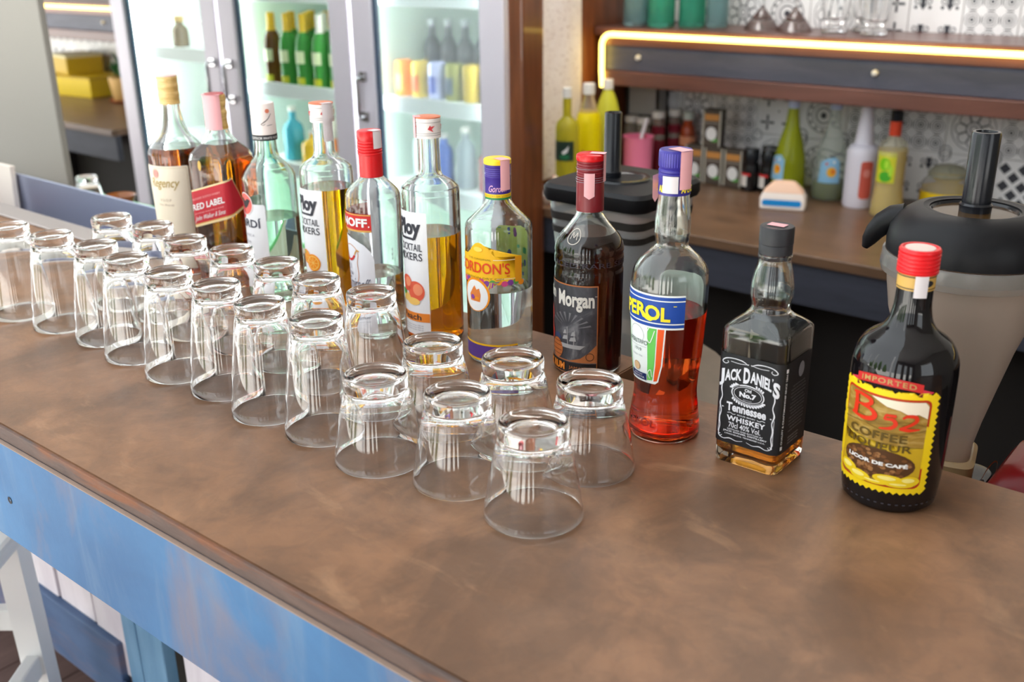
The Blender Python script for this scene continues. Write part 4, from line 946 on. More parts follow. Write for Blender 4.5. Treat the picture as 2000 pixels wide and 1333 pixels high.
def saw(h0, v0, v1, n1, n2, a):
    pts = []
    for k in range(n1): u = -h0+2*h0*k/n1; pts += [(u, v0), (u+h0/n1, v0-a)]
    for k in range(n2): v = v0+(v1-v0)*k/n2; pts += [(h0, v), (h0+a, v+(v1-v0)/n2/2)]
    for k in range(n1): u = h0-2*h0*k/n1; pts += [(u, v1), (u-h0/n1, v1+a)]
    for k in range(n2): v = v1-(v1-v0)*k/n2; pts += [(-h0, v), (-h0-a, v-(v1-v0)/n2/2)]
    return pts
H = .0455
gold = mottled('coffee_field_print', [([(.25, c8(120, 92, 40)), (.5, c8(170, 132, 50)), (.75, c8(204, 176, 110))], 60, (1, 1, 2.5), 6, 1)], rough=.4)
p = Print(); p.poly(saw(H, .0245, .1205, 15, 16, .0026), 0, 0); p.rrect(-.0405, .0405, .0290, .1165, .006, 1, 1); p.rrect(-.0385, .0385, .0310, .1145, .005, 2, 2)
p.poly([(-.0100, .1143), (.0345, .1143), (.0380, .110), (.0380, .0985), (.0300, .1030), (.0240, .1010), (.0150, .1055), (.0040, .1075)], 3, 3)
p.poly([(-.0384, .0740), (-.0384, .0600), (.0384, .0600), (.0384, .0700), (.0100, .0640)], 4, 3); p.rect(-.0384, .0384, .0400, .0602, 4, 3)
lab = p.build('label', [ink('label_yellow', 250, 214, 20), ink('frame_red', 190, 50, 16), gold, ink('sky_cream', 244, 230, 206), ink('print_gold', 206, 168, 30)], on_round(f, 0, .0452), t, off=.0008)
p = Print(); random.seed(3)
p.ell(0, .0510, .0335, .0150, 0, 1)
for k in range(70):
    a = random.uniform(0, 2*math.pi); q = math.sqrt(random.random()); p.ell(.031*q*math.cos(a), .051+.0135*q*math.sin(a), .0024, .0015, 1 if k % 3 else 2, 2, n=8)
for cu, cv, ru, rv in ((-.027, .0385, .010, .0055), (-.014, .0345, .011, .0050), (.012, .0375, .013, .0045), (.030, .0370, .009, .0050), (.0, .0325, .012, .0020), (.022, .0325, .012, .0022)):
    p.ell(cu, cv, ru, rv, 3, 3); p.ell(cu-.001, cv+.001, ru*.6, rv*.45, 4, 4)
p.stroke([(-.038, .090), (-.020, .094), (.0, .090), (.020, .095), (.038, .091)], .0010, 5, 1); p.stroke([(-.038, .084), (-.015, .087), (.010, .083), (.038, .087)], .0010, 5, 1)
p.build('label_picture', [ink('bean_dark', 84, 52, 24), ink('bean', 120, 76, 40), ink('bean_light', 158, 110, 66), ink('lemon', 240, 206, 30), ink('lemon_light', 250, 232, 130), ink('hill_line', 140, 106, 40)], on_round(f, 0, .0452), lab, off=.0016)
p = Print()
B = lambda pts, wd: p.stroke([(-.0285+(a+.030)*1.22, b) if a < 0 and len(pts) > 2 and pts[0][0] < -.02 else (-.0012+a*1.12+.002, b) for a, b in pts], wd, 0, 6)
B([(-.0270, .1125), (-.0262, .1030), (-.0268, .0920)], [.0040, .0046, .0052]); B([(-.0300, .1118), (-.0240, .1128), (-.0160, .1112), (-.0142, .1075), (-.0180, .1040), (-.0250, .1030)], [.002, .003, .0036, .0040, .003, .0015])
B([(-.0245, .1032), (-.0150, .1020), (-.0108, .0975), (-.0130, .0930), (-.0200, .0912), (-.0300, .0925)], [.0015, .0032, .0046, .0044, .0034, .002])
B([(.0105, .1000), (.0030, .1000)], [.0030, .0022]); B([(.0032, .1000), (.0022, .0955)], .0020); B([(.0022, .0958), (.0080, .0965), (.0105, .0925), (.0070, .0880), (-.0010, .0862)], [.0018, .0032, .0036, .0030, .0012])
B([(.0150, .0985), (.0180, .1012), (.0235, .1010), (.0250, .0975), (.0210, .0930), (.0135, .0885)], [.0016, .0028, .0034, .0034, .0028, .0020]); B([(.0135, .0888), (.0200, .0880), (.0280, .0890)], [.0026, .0032, .0012])
p.text('COFFEE', -.0285, .0235, .0745, .0825, 1, 6, bold=.02, sp=1.05); p.text('LIQUEUR', -.0310, .0285, .0640, .0725, 1, 6, bold=.02, sp=1.05); p.text('LICOR DE CAFÉ', -.0270, .0270, .0500, .0545, 2, 6, bold=.05)
p.build('lettering', [ink('b_red', 224, 50, 16), ink('olive_brown', 96, 74, 22), white_ink], on_round(f, 0, .0452), lab, off=.0012, du=.003)
arc = lambda u, v: (u, v-.5*u*u/.12)
p = Print(); pts = [arc(-.0300+.060*k/12, 0)[0] for k in range(13)]
p.poly([arc(u, .1265) for u in pts]+[arc(u, .1345) for u in pts[::-1]], 0, 1)
for s in (-1, 1): p.poly([arc(s*.026, .1225), arc(s*.040, .1225), arc(s*.0365, .1265), arc(s*.040, .1300), arc(s*.030, .1300)], 1, 0); p.poly([arc(s*.026, .1228), arc(s*.030, .1228), arc(s*.030, .1268)], 2, 2)
rb = p.build('ribbon_label', [ink('ribbon_red', 206, 42, 40), ink('ribbon_pink', 214, 50, 76), ink('ribbon_dark', 120, 20, 30)], on_round(f, R(2), .0459), t, off=.0006, du=.003)
p = Print(); p.text('IMPORTED', -.024, .024, .1282, .1330, 0, 1, bold=.02, sp=1.2, warp=arc); p.build('lettering', [ink('ribbon_gold', 190, 150, 90)], on_round(f, R(2), .0459), rb, off=.0012, du=.003)

# ------------------------------------------------------------------ blenders behind the bar
jarpl = M('smoky_jar', (.80, .80, .80), .12, trans=.80, ior=1.25)
jarpl2 = M('cloudy_jar', c8(222, 206, 192), .30, trans=.70, ior=1.12)
def sq_rings(keys, n=8):
    """keys: (z, half side, corner radius)"""
    return [rr_ring(h, h, min(c, h*.999), z, n) for z, h, c in keys]
t = empty('blender_jar', P(-.875, 1.345, -.168), 'square smoky blender jar with flat black lid, on the lower worktop behind the dark rum', 'blender')
dz = .168
b = MB(); b.rings(sq_rings([(-.150+dz, .052, .016), (-.148+dz, .055, .018), (.03+dz, .081, .022), (.108+dz, .088, .024), (.118+dz, .090, .024), (.118+dz, .0865, .022), (.03+dz, .078, .020), (-.140+dz, .052, .016)])); b.build('jar', jarpl, t, sharp=35)
b = MB(); b.rings(sq_rings([(0, .056, .02), (.004, .060, .02), (.016, .060, .02), (.020, .052, .016)])); b.build('blade_base', m_blackpl, t, sharp=35)
b = MB(); b.rings(sq_rings([(.113+dz, .093, .024), (.120+dz, .096, .026), (.134+dz, .096, .026), (.140+dz, .091, .024), (.141+dz, .050, .020)])); b.build('lid', m_blackm, t, sharp=35)
for z0, z1 in ((.062, .072), (.084, .096)):
    b = MB(); h0, h1 = .0862+(z0-.084)*.09, .0862+(z1-.084)*.09
    b.rings(sq_rings([(z0+dz, h0+.0008, .0235), (z1+dz, h1+.0008, .0235), (z1+dz, h1-.0008, .0235), (z0+dz, h0-.0008, .0235)]), cap0=False, cap1=False); b.build('seal_band', m_black, t)
b = MB(); b.lathe([(.030, .1405+dz), (.036, .144+dz), (.046, .144+dz), (.048, .1405+dz)], 40); b.build('lid_ring', m_blackpl, t)
b = MB(); b.lathe([(.0145, .141+dz), (.0150, .150+dz), (.0136, .152+dz), (.0136, .240+dz), (.0128, .2425+dz), (.0100, .2428+dz), (.0095, .240+dz), (0, .240+dz)], 28); b.v = [(p[0]-.020, p[1], p[2]) for p in b.v]; b.build('tamper', m_blackpl, t, sharp=35)
p = Print(); p.rrect(-.034, .030, -.105, .020, .008, 0, 0); p.rrect(-.0325, .0285, -.1035, .0185, .0072, 1, 1)
o = p.build('measuring_panel', [M('panel_edge', c8(196, 190, 184), .3), M('panel_fill', c8(150, 146, 142), .4)], lambda u, v, off: (u+.0, -(.0785+v*.145)-.0008-off, v+dz), t, du=0)

t = empty('blender', P(-.284, 1.10, -.23), 'round cloudy blender jug with heavy black lid and tamper on a red base', 'blender')
dz = .23
def lid_r(z): return z
b = MB(); b.lathe([(.079, .181+dz), (.0822, .182+dz), (.0826, .192+dz), (.0800, .206+dz), (.0720, .219+dz), (.0600, .227+dz), (.0500, .229+dz), (.0470, .2275+dz), (.0440, .2275+dz), (.0440, .2235+dz), (0, .2235+dz)], 64); b.build('lid', m_blackm, t, sharp=35)
b = MB(); b.lathe([(.0405, .2236+dz), (.0425, .2262+dz), (.0435, .2262+dz), (.0435, .2238+dz)], 48); b.build('lid_ring', m_blackpl, t)
b = MB(); b.lathe([(.0405, .2238+dz), (.018, .2250+dz), (.0, .2250+dz)], 48); b.build('lid_cap', M('amber_sheen', c8(70, 50, 26), .12), t)  # sheen of the light strip on the lid, put into the brown colour
b = MB(); b.lathe([(.0155, .2235+dz), (.0160, .232+dz), (.0142, .234+dz), (.0142, .3035+dz), (.0134, .3062+dz), (.0105, .3064+dz), (.0100, .3040+dz), (0, .3040+dz)], 32); b.build('tamper', m_blackpl, t, sharp=35)
b = MB(); b.tube([(-.066, -.008, .212+dz), (-.078, -.010, .2085+dz), (-.088, -.012, .201+dz), (-.0955, -.013, .191+dz), (-.1005, -.014, .181+dz), (-.1040, -.0145, .172+dz)], [.013, .0135, .0125, .0105, .008, .0035], 14); b.build('lid_latch', m_blackm, t)
def sq_ring(r, k, z, n=64):
    out = []
    for i in range(n):
        a = 2*math.pi*i/n; c, s = math.cos(a), math.sin(a); q = (abs(c)**k+abs(s)**k)**(-1/k); out.append((r*q*c, r*q*s, z))
    return out
J = [(-.048, .034, 5), (-.030, .0345, 5), (.000, .040, 4.5), (.040, .049, 4), (.085, .060, 3.2), (.120, .0715, 2.6), (.145, .0765, 2.2), (.160, .0785, 2.05), (.180, .0800, 2)]
rot = Matrix.Rotation(R(12), 3, 'Z')
tw = lambda ring: [tuple(rot @ Vector(q)) for q in ring]
b = MB(); b.rings([tw(sq_ring(r, k, z+dz)) for z, r, k in J]+[tw(sq_ring(r-.003, k, z+dz)) for z, r, k in J[::-1]]); b.build('jug', jarpl2, t, sharp=45)
b = MB(); b.lathe([(.0800, .158+dz), (.0850, .160+dz), (.0865, .166+dz), (.0850, .180+dz), (.0825, .181+dz), (.0825, .166+dz)], 64); b.build('rim', M('clear_rim', c8(210, 208, 204), .15, trans=.8, ior=1.3), t, sharp=50)
b = MB(); b.rings([tw(sq_ring(r, 6, z+dz)) for z, r in ((-.094, .037), (-.090, .039), (-.050, .040), (-.046, .036))]); b.build('blade_collar', M('amber_collar', c8(196, 164, 120), .25, trans=.35), t, sharp=40)
b = MB(); b.tube([(-.014, .076, .12+dz), (-.02, .106, .115+dz), (-.022, .118, .08+dz), (-.021, .112, .02+dz), (-.016, .085, -.02+dz), (-.008, .040, -.03+dz)], [.010, .012, .012, .011, .010, .008], 10); b.build('handle', m_blackm, t)
redb = M('glossy_red_base', c8(112, 10, 14), .28, spec=.3)
b = MB(); b.rings([[(p[0]+.03, p[1], p[2]) for p in rr_ring(hx, hx*.8, c, z)] for z, hx, c in ((0, .108, .03), (.006, .112, .03), (.09, .110, .034), (.118, .098, .036), (.126, .080, .034))]); b.build('motor_base', redb, t, sharp=35)
b = MB(); b.rings([[(p[0]+.104, p[1]-.012, p[2]) for p in rr_ring(hx, hy, c, z)] for z, hx, hy, c in ((.08, .040, .082, .022), (.150, .040, .080, .022), (.185, .036, .070, .024), (.205, .026, .054, .022), (.210, .014, .036, .012))]); b.build('control_hump', redb, t, sharp=35)
p = Print(); p.ring(0, 0, .012, .040, .0016); p.build('gold_reflection', M('gold_reflection', c8(216, 160, 60), .3, .6), lambda u, v, off: (.0585-off, -.012+v, .165+u*1.5), t, du=0)  # gold ring stands in for reflections on the glossy red base
b = MB(); b.rings([rr_ring(h, h, c, z) for z, h, c in ((.134, .058, .02), (.150, .052, .02), (.152, .044, .018))]); b.build('base_pad', m_blackpl, t, sharp=35)
b = MB(); b.tube([(.046, -.052, .132), (.056, -.066, .150), (.062, -.060, .168), (.060, -.044, .180)], .0022, 8); b.build('cord', m_black, t)

# ------------------------------------------------------------------ things on the back counter
YB = -.25
def simple(name, label, cat, x, y, z, parts, group=None, rz=0.0):
    """parts: (name, material, profile [(r, z)...]) turned about the axis"""
    t = empty(name, P(x, y, z), label, cat, group, rz)
    for n, m, pr in parts: b = MB(); b.lathe(pr, 28); b.build(n, m, t, sharp=40)
    return t
def body(r, h, rn, hs, ht, foot=.003):
    """straight body of radius r up to h, shoulder to neck radius rn at hs, neck up to ht"""
    return [(0, 0), (r-foot, 0), (r, foot), (r, h), (r*.96, h+(hs-h)*.25), (r*.75+rn*.25, h+(hs-h)*.55), (rn*1.25, h+(hs-h)*.9), (rn, hs), (rn, ht), (0, ht)]
def capp(r, z0, z1): return [(r-.001, z0), (r, z0), (r, z1-.002), (r-.002, z1), (0, z1)]
def band(t, name, mat, r, z0, z1, phi=None, half=None):
    p = Print(); w_ = r*(half or math.pi)
    p.rect(-w_, w_, z0, z1); return p.build(name, mat, on_round(lambda z: r, R(phi or 0), r), t, off=.0006, du=r*.2)
mcam = -33
def yg(n, r, g, b_, rough=.15, tr=.55): return M(n, c8(r, g, b_), rough, trans=tr, ior=1.3)
t = simple('syrup_bottle', 'yellow green syrup bottle with dark green label beside the hung paper', 'bottle', -1.851, 2.53, YB, [
    ('bottle_body', yg('olive_syrup', 214, 204, 60), body(.0350, .205, .0130, .240, .300)), ('cap', M('cap_white', c8(236, 232, 224), .4), capp(.0142, .292, .321))])
lb = band(t, 'label', M('dark_green_label', c8(30, 52, 40), .5), .0350, .115, .172, -36, 1.9)
p = Print(); p.poly([(.012, .140), (.026, .150), (.034, .160), (.030, .142), (.018, .134)], 0, 0); p.ell(.020, .127, .016, .008, 1, 0); p.build('label_print', [white_ink, ink('bottle_green', 30, 110, 70)], on_round(lambda z: .035, R(-10), .035), lb, off=.0012)
t = simple('juice_bottle', 'bright yellow juice bottle with white cap, beside the olive syrup bottle', 'bottle', -1.863, 2.66, YB, [
    ('bottle_body', yg('yellow_juice', 250, 228, 10, .3, .2), body(.0400, .205, .0260, .236, .238)), ('neck', yg('clear_neck', 236, 220, 190, .15, .8), [(.0300, .236), (.0240, .255), (.0165, .275), (.0160, .290), (0, .290)]), ('cap', MATS['cap_white'], capp(.0190, .288, .319))])
p = Print(); p.ell(-.002, .165, .012, .016, 0, 0); p.ell(.030, .120, .006, .006, 1, 0); p.build('label_print', [ink('fresh_lime', 120, 190, 40), ink('ribbon_pink', 214, 50, 76)], on_round(lambda z: .040, R(-30), .04), t)
t = simple('squash_bottle', 'pear shaped yellow green plastic bottle with white cap under the glowing strip', 'bottle', -1.869, 2.775, YB, [
    ('bottle_body', yg('lime_squash', 232, 232, 76, .25, .3), [(0, 0), (.036, 0), (.041, .006), (.043, .05), (.043, .15), (.042, .19), (.037, .225), (.028, .258), (.018, .280), (.0145, .286), (.0145, .294), (0, .294)]), ('cap', MATS['cap_white'], capp(.0165, .290, .319))])
for o in COL.objects:
    if o.name in ('syrup_bottle', 'juice_bottle', 'squash_bottle'): o.scale = (1, 1, 1.045)
# crumpled red and white sweet bag
b = MB(); bm = bmesh.new(); bmesh.ops.create_icosphere(bm, subdivisions=3, radius=1); random.seed(5)
for v in bm.verts:
    n = 1+.10*math.sin(v.co.x*9+v.co.z*5)*math.cos(v.co.y*8); v.co = Vector((v.co.x*.030*n, v.co.y*.026*n, max(v.co.z, -.75)*.036*n+.027))
b.bm(bm, 0, True)
m_bag = mottled('red_white_bag', [([(.40, c8(238, 226, 212)), (.52, c8(240, 224, 206)), (.56, c8(206, 60, 60)), (.70, c8(222, 110, 100))], 26, (1, 1, 1), 3, 1)], rough=.35)
t = empty('sweet_bag', P(-1.837, 2.44, YB), 'small crumpled red and white bag at the left end of the back counter', 'bag'); b.build('bag', m_bag, t)
b = MB(); b.tube([(-.004, 0, .056), (.004, .002, .068), (.012, .004, .078)], [.012, .007, .015], 10); b.build('tied_neck', m_bag, t)
# grey box in a black frame
t = empty('napkin_box', P(-1.903, 3.065, YB), 'tall grey two sided box in a thin black frame standing against the tiles', 'box', rz=R(12))
b = MB(); b.box(-.055, .055, -.045, .045, .0, .305, bev=.003); b.build('box_body', M('grey_panel', c8(176, 172, 168), .4), t)
for a, c, e, g in ((-.058, -.048, -.048, -.042), (.048, .058, -.048, -.042), (.048, .058, .040, .048)):
    b = MB(); b.box(a, c, e, g, 0, .308); b.build('frame_post', m_black, t)
for z in (.182, .300): b = MB(); b.box(-.058, .058, -.0485, -.0455, z, z+.008); b.build('frame_rail', m_black, t)
# pink tub with a straw
t = empty('pink_tub', P(-1.804, 2.86, YB), 'pink open tub with a white straw standing in it', 'tub')
b = MB(); b.lathe([(0, 0), (.042, 0), (.046, .004), (.0500, .145), (.0515, .149), (.0490, .149), (.0445, .006), (0, .004)], 36); b.build('tub', M('bubblegum_pink', c8(246, 134, 170), .35), t, sharp=40)
b = MB(); b.tube([(-.022, -.020, .008), (-.006, .018, .120), (.006, .040, .200)], .0066, 10); b.build('straw', M('straw_white', c8(244, 240, 244), .4), t)
for k, (x, y, lab) in enumerate(((-1.905, 2.975, 'small glass jar with white lid behind the pink tub, left one'), (-1.853, 2.965, 'small glass jar with white lid behind the pink tub, right one'))):
    t = simple('glass_jar', lab, 'jar', x, y, YB, [('jar', yg('pale_jar', 214, 206, 190, .1, .7), body(.024, .145, .020, .162, .172)), ('lid', MATS['cap_white'], capp(.0232, .170, .190))], 'small jars with white lids')
for k, (x, y, lab) in enumerate(((-1.812, 2.995, 'jar of dark red preserve with white lid just right of the pink tub'), (-1.790, 3.062, 'jar of dark red preserve with white lid close against the tiles'))):
    t = simple('preserve_jar', lab, 'jar', x, y, YB, [('jar', yg('red_preserve', 150, 46, 62, .15, .3), body(.0255, .110, .019, .165, .190)), ('neck', yg('pale_jar', 214, 206, 190, .1, .7), [(.0262, .118), (.0205, .164), (.0200, .190), (0, .190)]), ('lid', MATS['cap_white'], capp(.0225, .189, .212))], 'red preserve jars')
t = simple('sauce_bottle', 'small orange red sauce bottle with pale cap before the tiles', 'bottle', -1.735, 3.06, YB, [
    ('bottle_body', M('chilli_sauce', c8(170, 72, 40), .25), body(.0265, .125, .0165, .165, .185)), ('cap', M('pale_cap', c8(206, 214, 206), .4), capp(.0195, .182, .208))])
band(t, 'label', M('salmon_label', c8(226, 150, 110), .5), .0266, .098, .128)
# cartons with a white oval
def carton(x, y, z, label, rz, top=None):
    t = empty('carton', P(x, y, z), label, 'carton', 'brown cartons with a white oval', rz)
    b = MB(); b.box(-.030, .030, -.022, .022, 0, .118, bev=.0015); b.build('carton_body', M('carton_brown', c8(84, 72, 62), .5), t)
    for s in (-1, 1): b = MB(); b.box(s*.0285-.0025, s*.0285+.0025, -.0232, -.0212, .001, .117); b.build('pale_edge', M('carton_edge', c8(196, 190, 176), .5), t)
    p = Print(); p.ell(0, .042, .0185, .0215, 0, 1, n=20); p.rect(-.024, .024, .084, .104, 1, 1); p.ell(.010, .022, .014, .006, 2, 0, n=14); p.rect(-.024, .024, .074, .078, 3, 1)
    p.build('carton_print', [white_ink, ink('carton_orange', 206, 142, 72), ink('leaf_green', 90, 160, 70), ink('carton_grey', 150, 140, 130)], lambda u, v, off: (u, -.0222-off, v), t, du=0)
    return t
for k, x in enumerate((-1.657, -1.584, -1.512)):
    carton(x, 2.985, YB, ('brown carton with white oval, bottom row next to the preserve jars', 'brown carton with white oval, middle of the bottom row', 'brown carton with white oval, bottom row next to the black jars')[k], R(8-4*k))
carton(-1.60, 2.99, YB+.1185, 'brown carton with white oval on top of the carton row', R(6))
# black jars
for k, (x, y) in enumerate(((-1.445, 2.955), (-1.390, 2.965), (-1.420, 3.03))):
    t = simple('black_jar', ('black jar with red and white label, in front beside the cartons', 'black jar with red and white label, in front beside the green bottle', 'black jar behind the two front black jars')[k], 'jar', x, y, YB,
        [('jar', M('black_jar_glass', c8(28, 26, 28), .2), body(.0265, .072, .020, .088, .098)), ('lid', m_blackpl, [(.0235, .094), (.0245, .095), (.0245, .124), (.021, .132), (0, .133)])], 'black jars')
    band(t, 'label', M('jar_white', c8(226, 220, 214), .5), .0266, .016, .050, -25, .5); band(t, 'label_stripe', M('jar_red', c8(214, 40, 40), .5), .0268, .050, .058, -25, .9)
# green syrup bottles with a blue label
def pear(x, y, label, full, phi):
    r = .0500
    pr = [(0, 0), (r-.004, 0), (r, .006), (r*1.0, .07), (r*.92, .12), (r*.70, .17), (r*.42, .215), (.0175, .245), (.0150, .275), (0, .275)]
    t = empty('soda_syrup_bottle', P(x, y, YB), label, 'bottle', 'pear shaped syrup bottles')
    b = MB(); b.lathe(pr, 30); b.build('bottle_body', yg('green_syrup', 196, 206, 46, .08, .6) if full else M('pale_bottle', c8(240, 246, 240), .06, trans=.85, ior=1.12), t, sharp=40)
    if not full: b = MB(); b.lathe([(0, .003), (r-.006, .003), (r-.003, .02), (r-.003, .055), (0, .055)], 30); b.build('liquid', yg('green_rest', 120, 130, 30, .1, .4), t)
    b = MB(); b.lathe(capp(.0175, .268, .300), 20); b.build('cap', M('cap_pale_blue', c8(196, 208, 240), .4), t)
    f = lambda z: float(np.interp(z, [q[1] for q in pr[1:-1]], [q[0] for q in pr[1:-1]]))
    p = Print(); p.poly([(-.032, .055), (.030, .055), (.030, .118), (.016, .132), (-.010, .128), (-.030, .116)], 0, 0); p.ell(.006, .088, .014, .015, 1, 1); p.ell(-.010, .112, .004, .004, 2, 1); p.ell(.012, .118, .004, .004, 3, 1); p.ell(.010, .090, .007, .007, 4, 2)
    p.build('label', [ink('sky_label', 140, 190, 222), ink('sun_yellow', 240, 176, 40), ink('jar_red2', 214, 60, 50), white_ink, ink('fruit_orange', 226, 120, 30)], on_round(f, R(phi), .048), t, dv=.01)
    return t
pear(-1.318, 2.955, 'olive green pear shaped syrup bottle with pale blue label and cap', True, -30)
pear(-1.205, 3.00, 'nearly empty pear shaped syrup bottle with a blue label, before the tiles', False, 20)
# scrubbing brush / soap block
t = empty('scrub_brush', P(-1.258, 2.80, YB), 'white and orange scrubbing block with a bright blue stripe', 'brush', rz=R(20))
b = MB(); b.rings([rr_ring(hx, hy, .008, z) for z, hx, hy in ((0, .062, .030), (.004, .065, .033), (.034, .065, .033), (.044, .060, .030), (.064, .044, .024), (.076, .030, .018), (.078, .024, .014))]); b.build('block', M('block_white', c8(236, 226, 220), .5), t, sharp=35)
b = MB(); b.rings([rr_ring(hx, hy, .008, z) for z, hx, hy in ((.050, .0575, .0290), (.058, .0510, .0270), (.0775, .0315, .0190), (.0800, .0240, .0140))]); b.build('top_pad', M('pale_orange_pad', c8(238, 200, 176), .6), t, sharp=35)
p = Print(); p.rrect(-.058, .054, .012, .030, .008, 0, 0); p.build('blue_stripe', M('bright_blue', c8(20, 140, 214), .4), lambda u, v, off: (u, -.0332-off, v), t, du=0)
# white squeeze bottle
t = simple('squeeze_bottle', 'tall white plastic bottle with tapered neck, red cap and red print', 'bottle', -1.093, 2.955, YB, [
    ('bottle_body', M('white_plastic', c8(236, 232, 244), .35), [(0, 0), (.042, 0), (.0455, .005), (.0455, .150), (.0440, .168), (.0360, .180), (.0270, .184), (.0215, .240), (.0150, .300), (0, .300)]), ('cap', M('cap_crimson', c8(186, 40, 60), .4), capp(.0155, .298, .312))])
p = Print(); p.rrect(-.014, .022, .030, .140, .010, 0, 0); p.ell(.004, .105, .010, .012, 1, 1); p.build('label_print', [ink('print_rust', 214, 96, 80), ink('print_pink', 236, 150, 140)], on_round(lambda z: .0455, R(36), .0455), t)
# lime cordial
t = simple('cordial_bottle', 'clear cordial bottle with lime print, waisted body and red neck sleeve', 'bottle', -.985, 2.89, YB, [
    ('bottle_body', M('pale_bottle2', c8(250, 246, 226), .05, trans=.85, ior=1.12), [(0, 0), (.042, 0), (.0450, .005), (.0430, .040), (.0385, .085), (.0385, .150), (.0400, .190), (.0330, .210), (.0150, .224), (.0140, .270), (0, .270)]),
    ('liquid', yg('pale_cordial', 244, 216, 96, .1, .5), [(0, .004), (.040, .004), (.0425, .008), (.0405, .040), (.0360, .085), (.0360, .150), (.0375, .188), (0, .188)]),
    ('neck_sleeve', M('sleeve_red', c8(206, 66, 36), .35), [(.0155, .228), (.0165, .228), (.0165, .268), (.0155, .268)]), ('cap', m_blackpl, capp(.0170, .268, .296))])
p = Print(); p.rect(-.030, .030, .100, .186, 0, 0); p.ell(.000, .152, .016, .018, 1, 1); p.ell(.004, .118, .018, .015, 2, 1); p.ell(.006, .152, .006, .012, 3, 2); p.ell(.018, .134, .006, .016, 3, 2)
p.build('label', [ink('lime_yellow', 206, 206, 50), ink('lime_green', 120, 196, 20), ink('deep_lime', 70, 170, 40), ink('lime_light', 176, 224, 60)], on_round(lambda z: .0388, R(-8), .0388), t)
# wide jar
t = simple('storage_jar', 'wide glass storage jar with yellow label and glass lid behind the blender tamper', 'jar', -.865, 3.02, YB, [
    ('jar', M('jar_glass', c8(246, 244, 238), .06, trans=.85, ior=1.1), [(0, 0), (.066, 0), (.070, .006), (.070, .085), (.060, .100), (.052, .104), (0, .104)]), ('lid', M('olive_lid', c8(206, 204, 180), .1, trans=.7, ior=1.2), [(.050, .104), (.056, .106), (.056, .116), (.040, .134), (.014, .140), (0, .140)])])
lb = band(t, 'label', M('jar_yellow', c8(244, 204, 30), .45), .0702, .020, .066); band(t, 'label_edge', M('jar_red', c8(214, 40, 40), .5), .0706, .030, .068, -68, .10)
band(t, 'label_base', M('jar_cream', c8(240, 226, 180), .5), .0704, .004, .020)

# ------------------------------------------------------------------ glasses on the shelf
teal = M('teal_glass', c8(110, 214, 184), .05, trans=.75, ior=1.35)
teal2 = M('grey_teal_glass', c8(170, 206, 206), .05, trans=.7, ior=1.35)
SZ = .2372
for k, (x, y, r, m, lab) in enumerate(((-1.865, 2.92, .042, teal2, 'tall grey green glass vase at the left end of the shelf'), (-1.772, 2.92, .043, teal, 'tall teal glass vase, second from the left end of the shelf'), (-1.690, 2.97, .042, teal, 'tall teal glass vase, third from the left end of the shelf'), (-1.612, 2.99, .034, teal2, 'slim grey green glass vase at the right of the teal ones'))):
    t = empty('glass_vase', P(x, y, SZ), lab, 'vase', 'tall green glass vases')
    b = MB(); b.lathe([(0, 0), (r-.003, 0), (r, .004), (r, .26), (r-.001, .262), (r-.004, .26), (r-.005, .014), (0, .012)], 36); b.build('vase', m, t, sharp=40)
def martini(x, y, lab):
    t = empty('cocktail_glass', P(x, y, SZ), lab, 'glass', 'upturned cocktail glasses')
    b = MB(); b.lathe([(.0545, .0), (.0555, .0005), (.030, .034), (.006, .062), (.004, .07), (.0038, .13), (.006, .140), (.034, .147), (.036, .149), (.034, .150), (0, .151), (0, .1445), (.003, .070), (0, .0625), (.028, .033)], 36); b.build('cocktail_glass_body', glass, t, sharp=40)
martini(-1.466, 3.00, 'upturned cocktail glass on the shelf next to the green vases'); martini(-1.350, 2.98, 'upturned cocktail glass on the shelf next to the beer glasses')
for k, (x, y, lab) in enumerate(((-1.225, 2.975, 'heavy footed beer glass on the shelf beside the cocktail glasses'), (-1.095, 2.94, 'heavy footed beer glass on the shelf, the one furthest right'), (-1.165, 3.055, 'heavy footed beer glass on the shelf behind the other two'))):
    t = empty('beer_glass', P(x, y, SZ), lab, 'glass', 'footed beer glasses on the shelf')
    b = MB(); b.lathe([(0, 0), (.034, 0), (.037, .003), (.036, .012), (.022, .020), (.022, .026), (.034, .040), (.041, .10), (.043, .19), (.0415, .19), (.039, .10), (.031, .044), (0, .036)], 36); b.build('beer_glass_body', glass, t, sharp=40)

# ------------------------------------------------------------------ things left of the fridge
def box_thing(name, label, cat, x, y, z, sx, sy, sz, m, m2, group=None, rz=0):
    t = empty(name, P(x, y, z), label, cat, group, rz)
    b = MB(); b.box(-sx/2, sx/2, -sy/2, sy/2, 0, sz, bev=.004); b.build('carton_body', m, t)
    b = MB(); b.box(-sx/2-.001, sx/2+.001, -sy/2-.001, sy/2+.001, sz-.012, sz+.001, bev=.002); b.build('lid', m2, t)
yel2 = M('box_yellow', c8(232, 196, 20), .45); yel3 = M('box_mustard', c8(206, 168, 20), .45)
box_thing('yellow_box', 'long bright yellow box on the far back counter left of the fridge', 'box', -5.46, 2.97, YB, .46, .24, .105, yel2, yel3, 'yellow boxes', R(6))
box_thing('yellow_box', 'smaller yellow box lying on top of the long yellow one', 'box', -5.54, 2.99, YB+.1062, .26, .20, .10, yel3, M('box_cream', c8(236, 222, 170), .5), 'yellow boxes', R(-8))
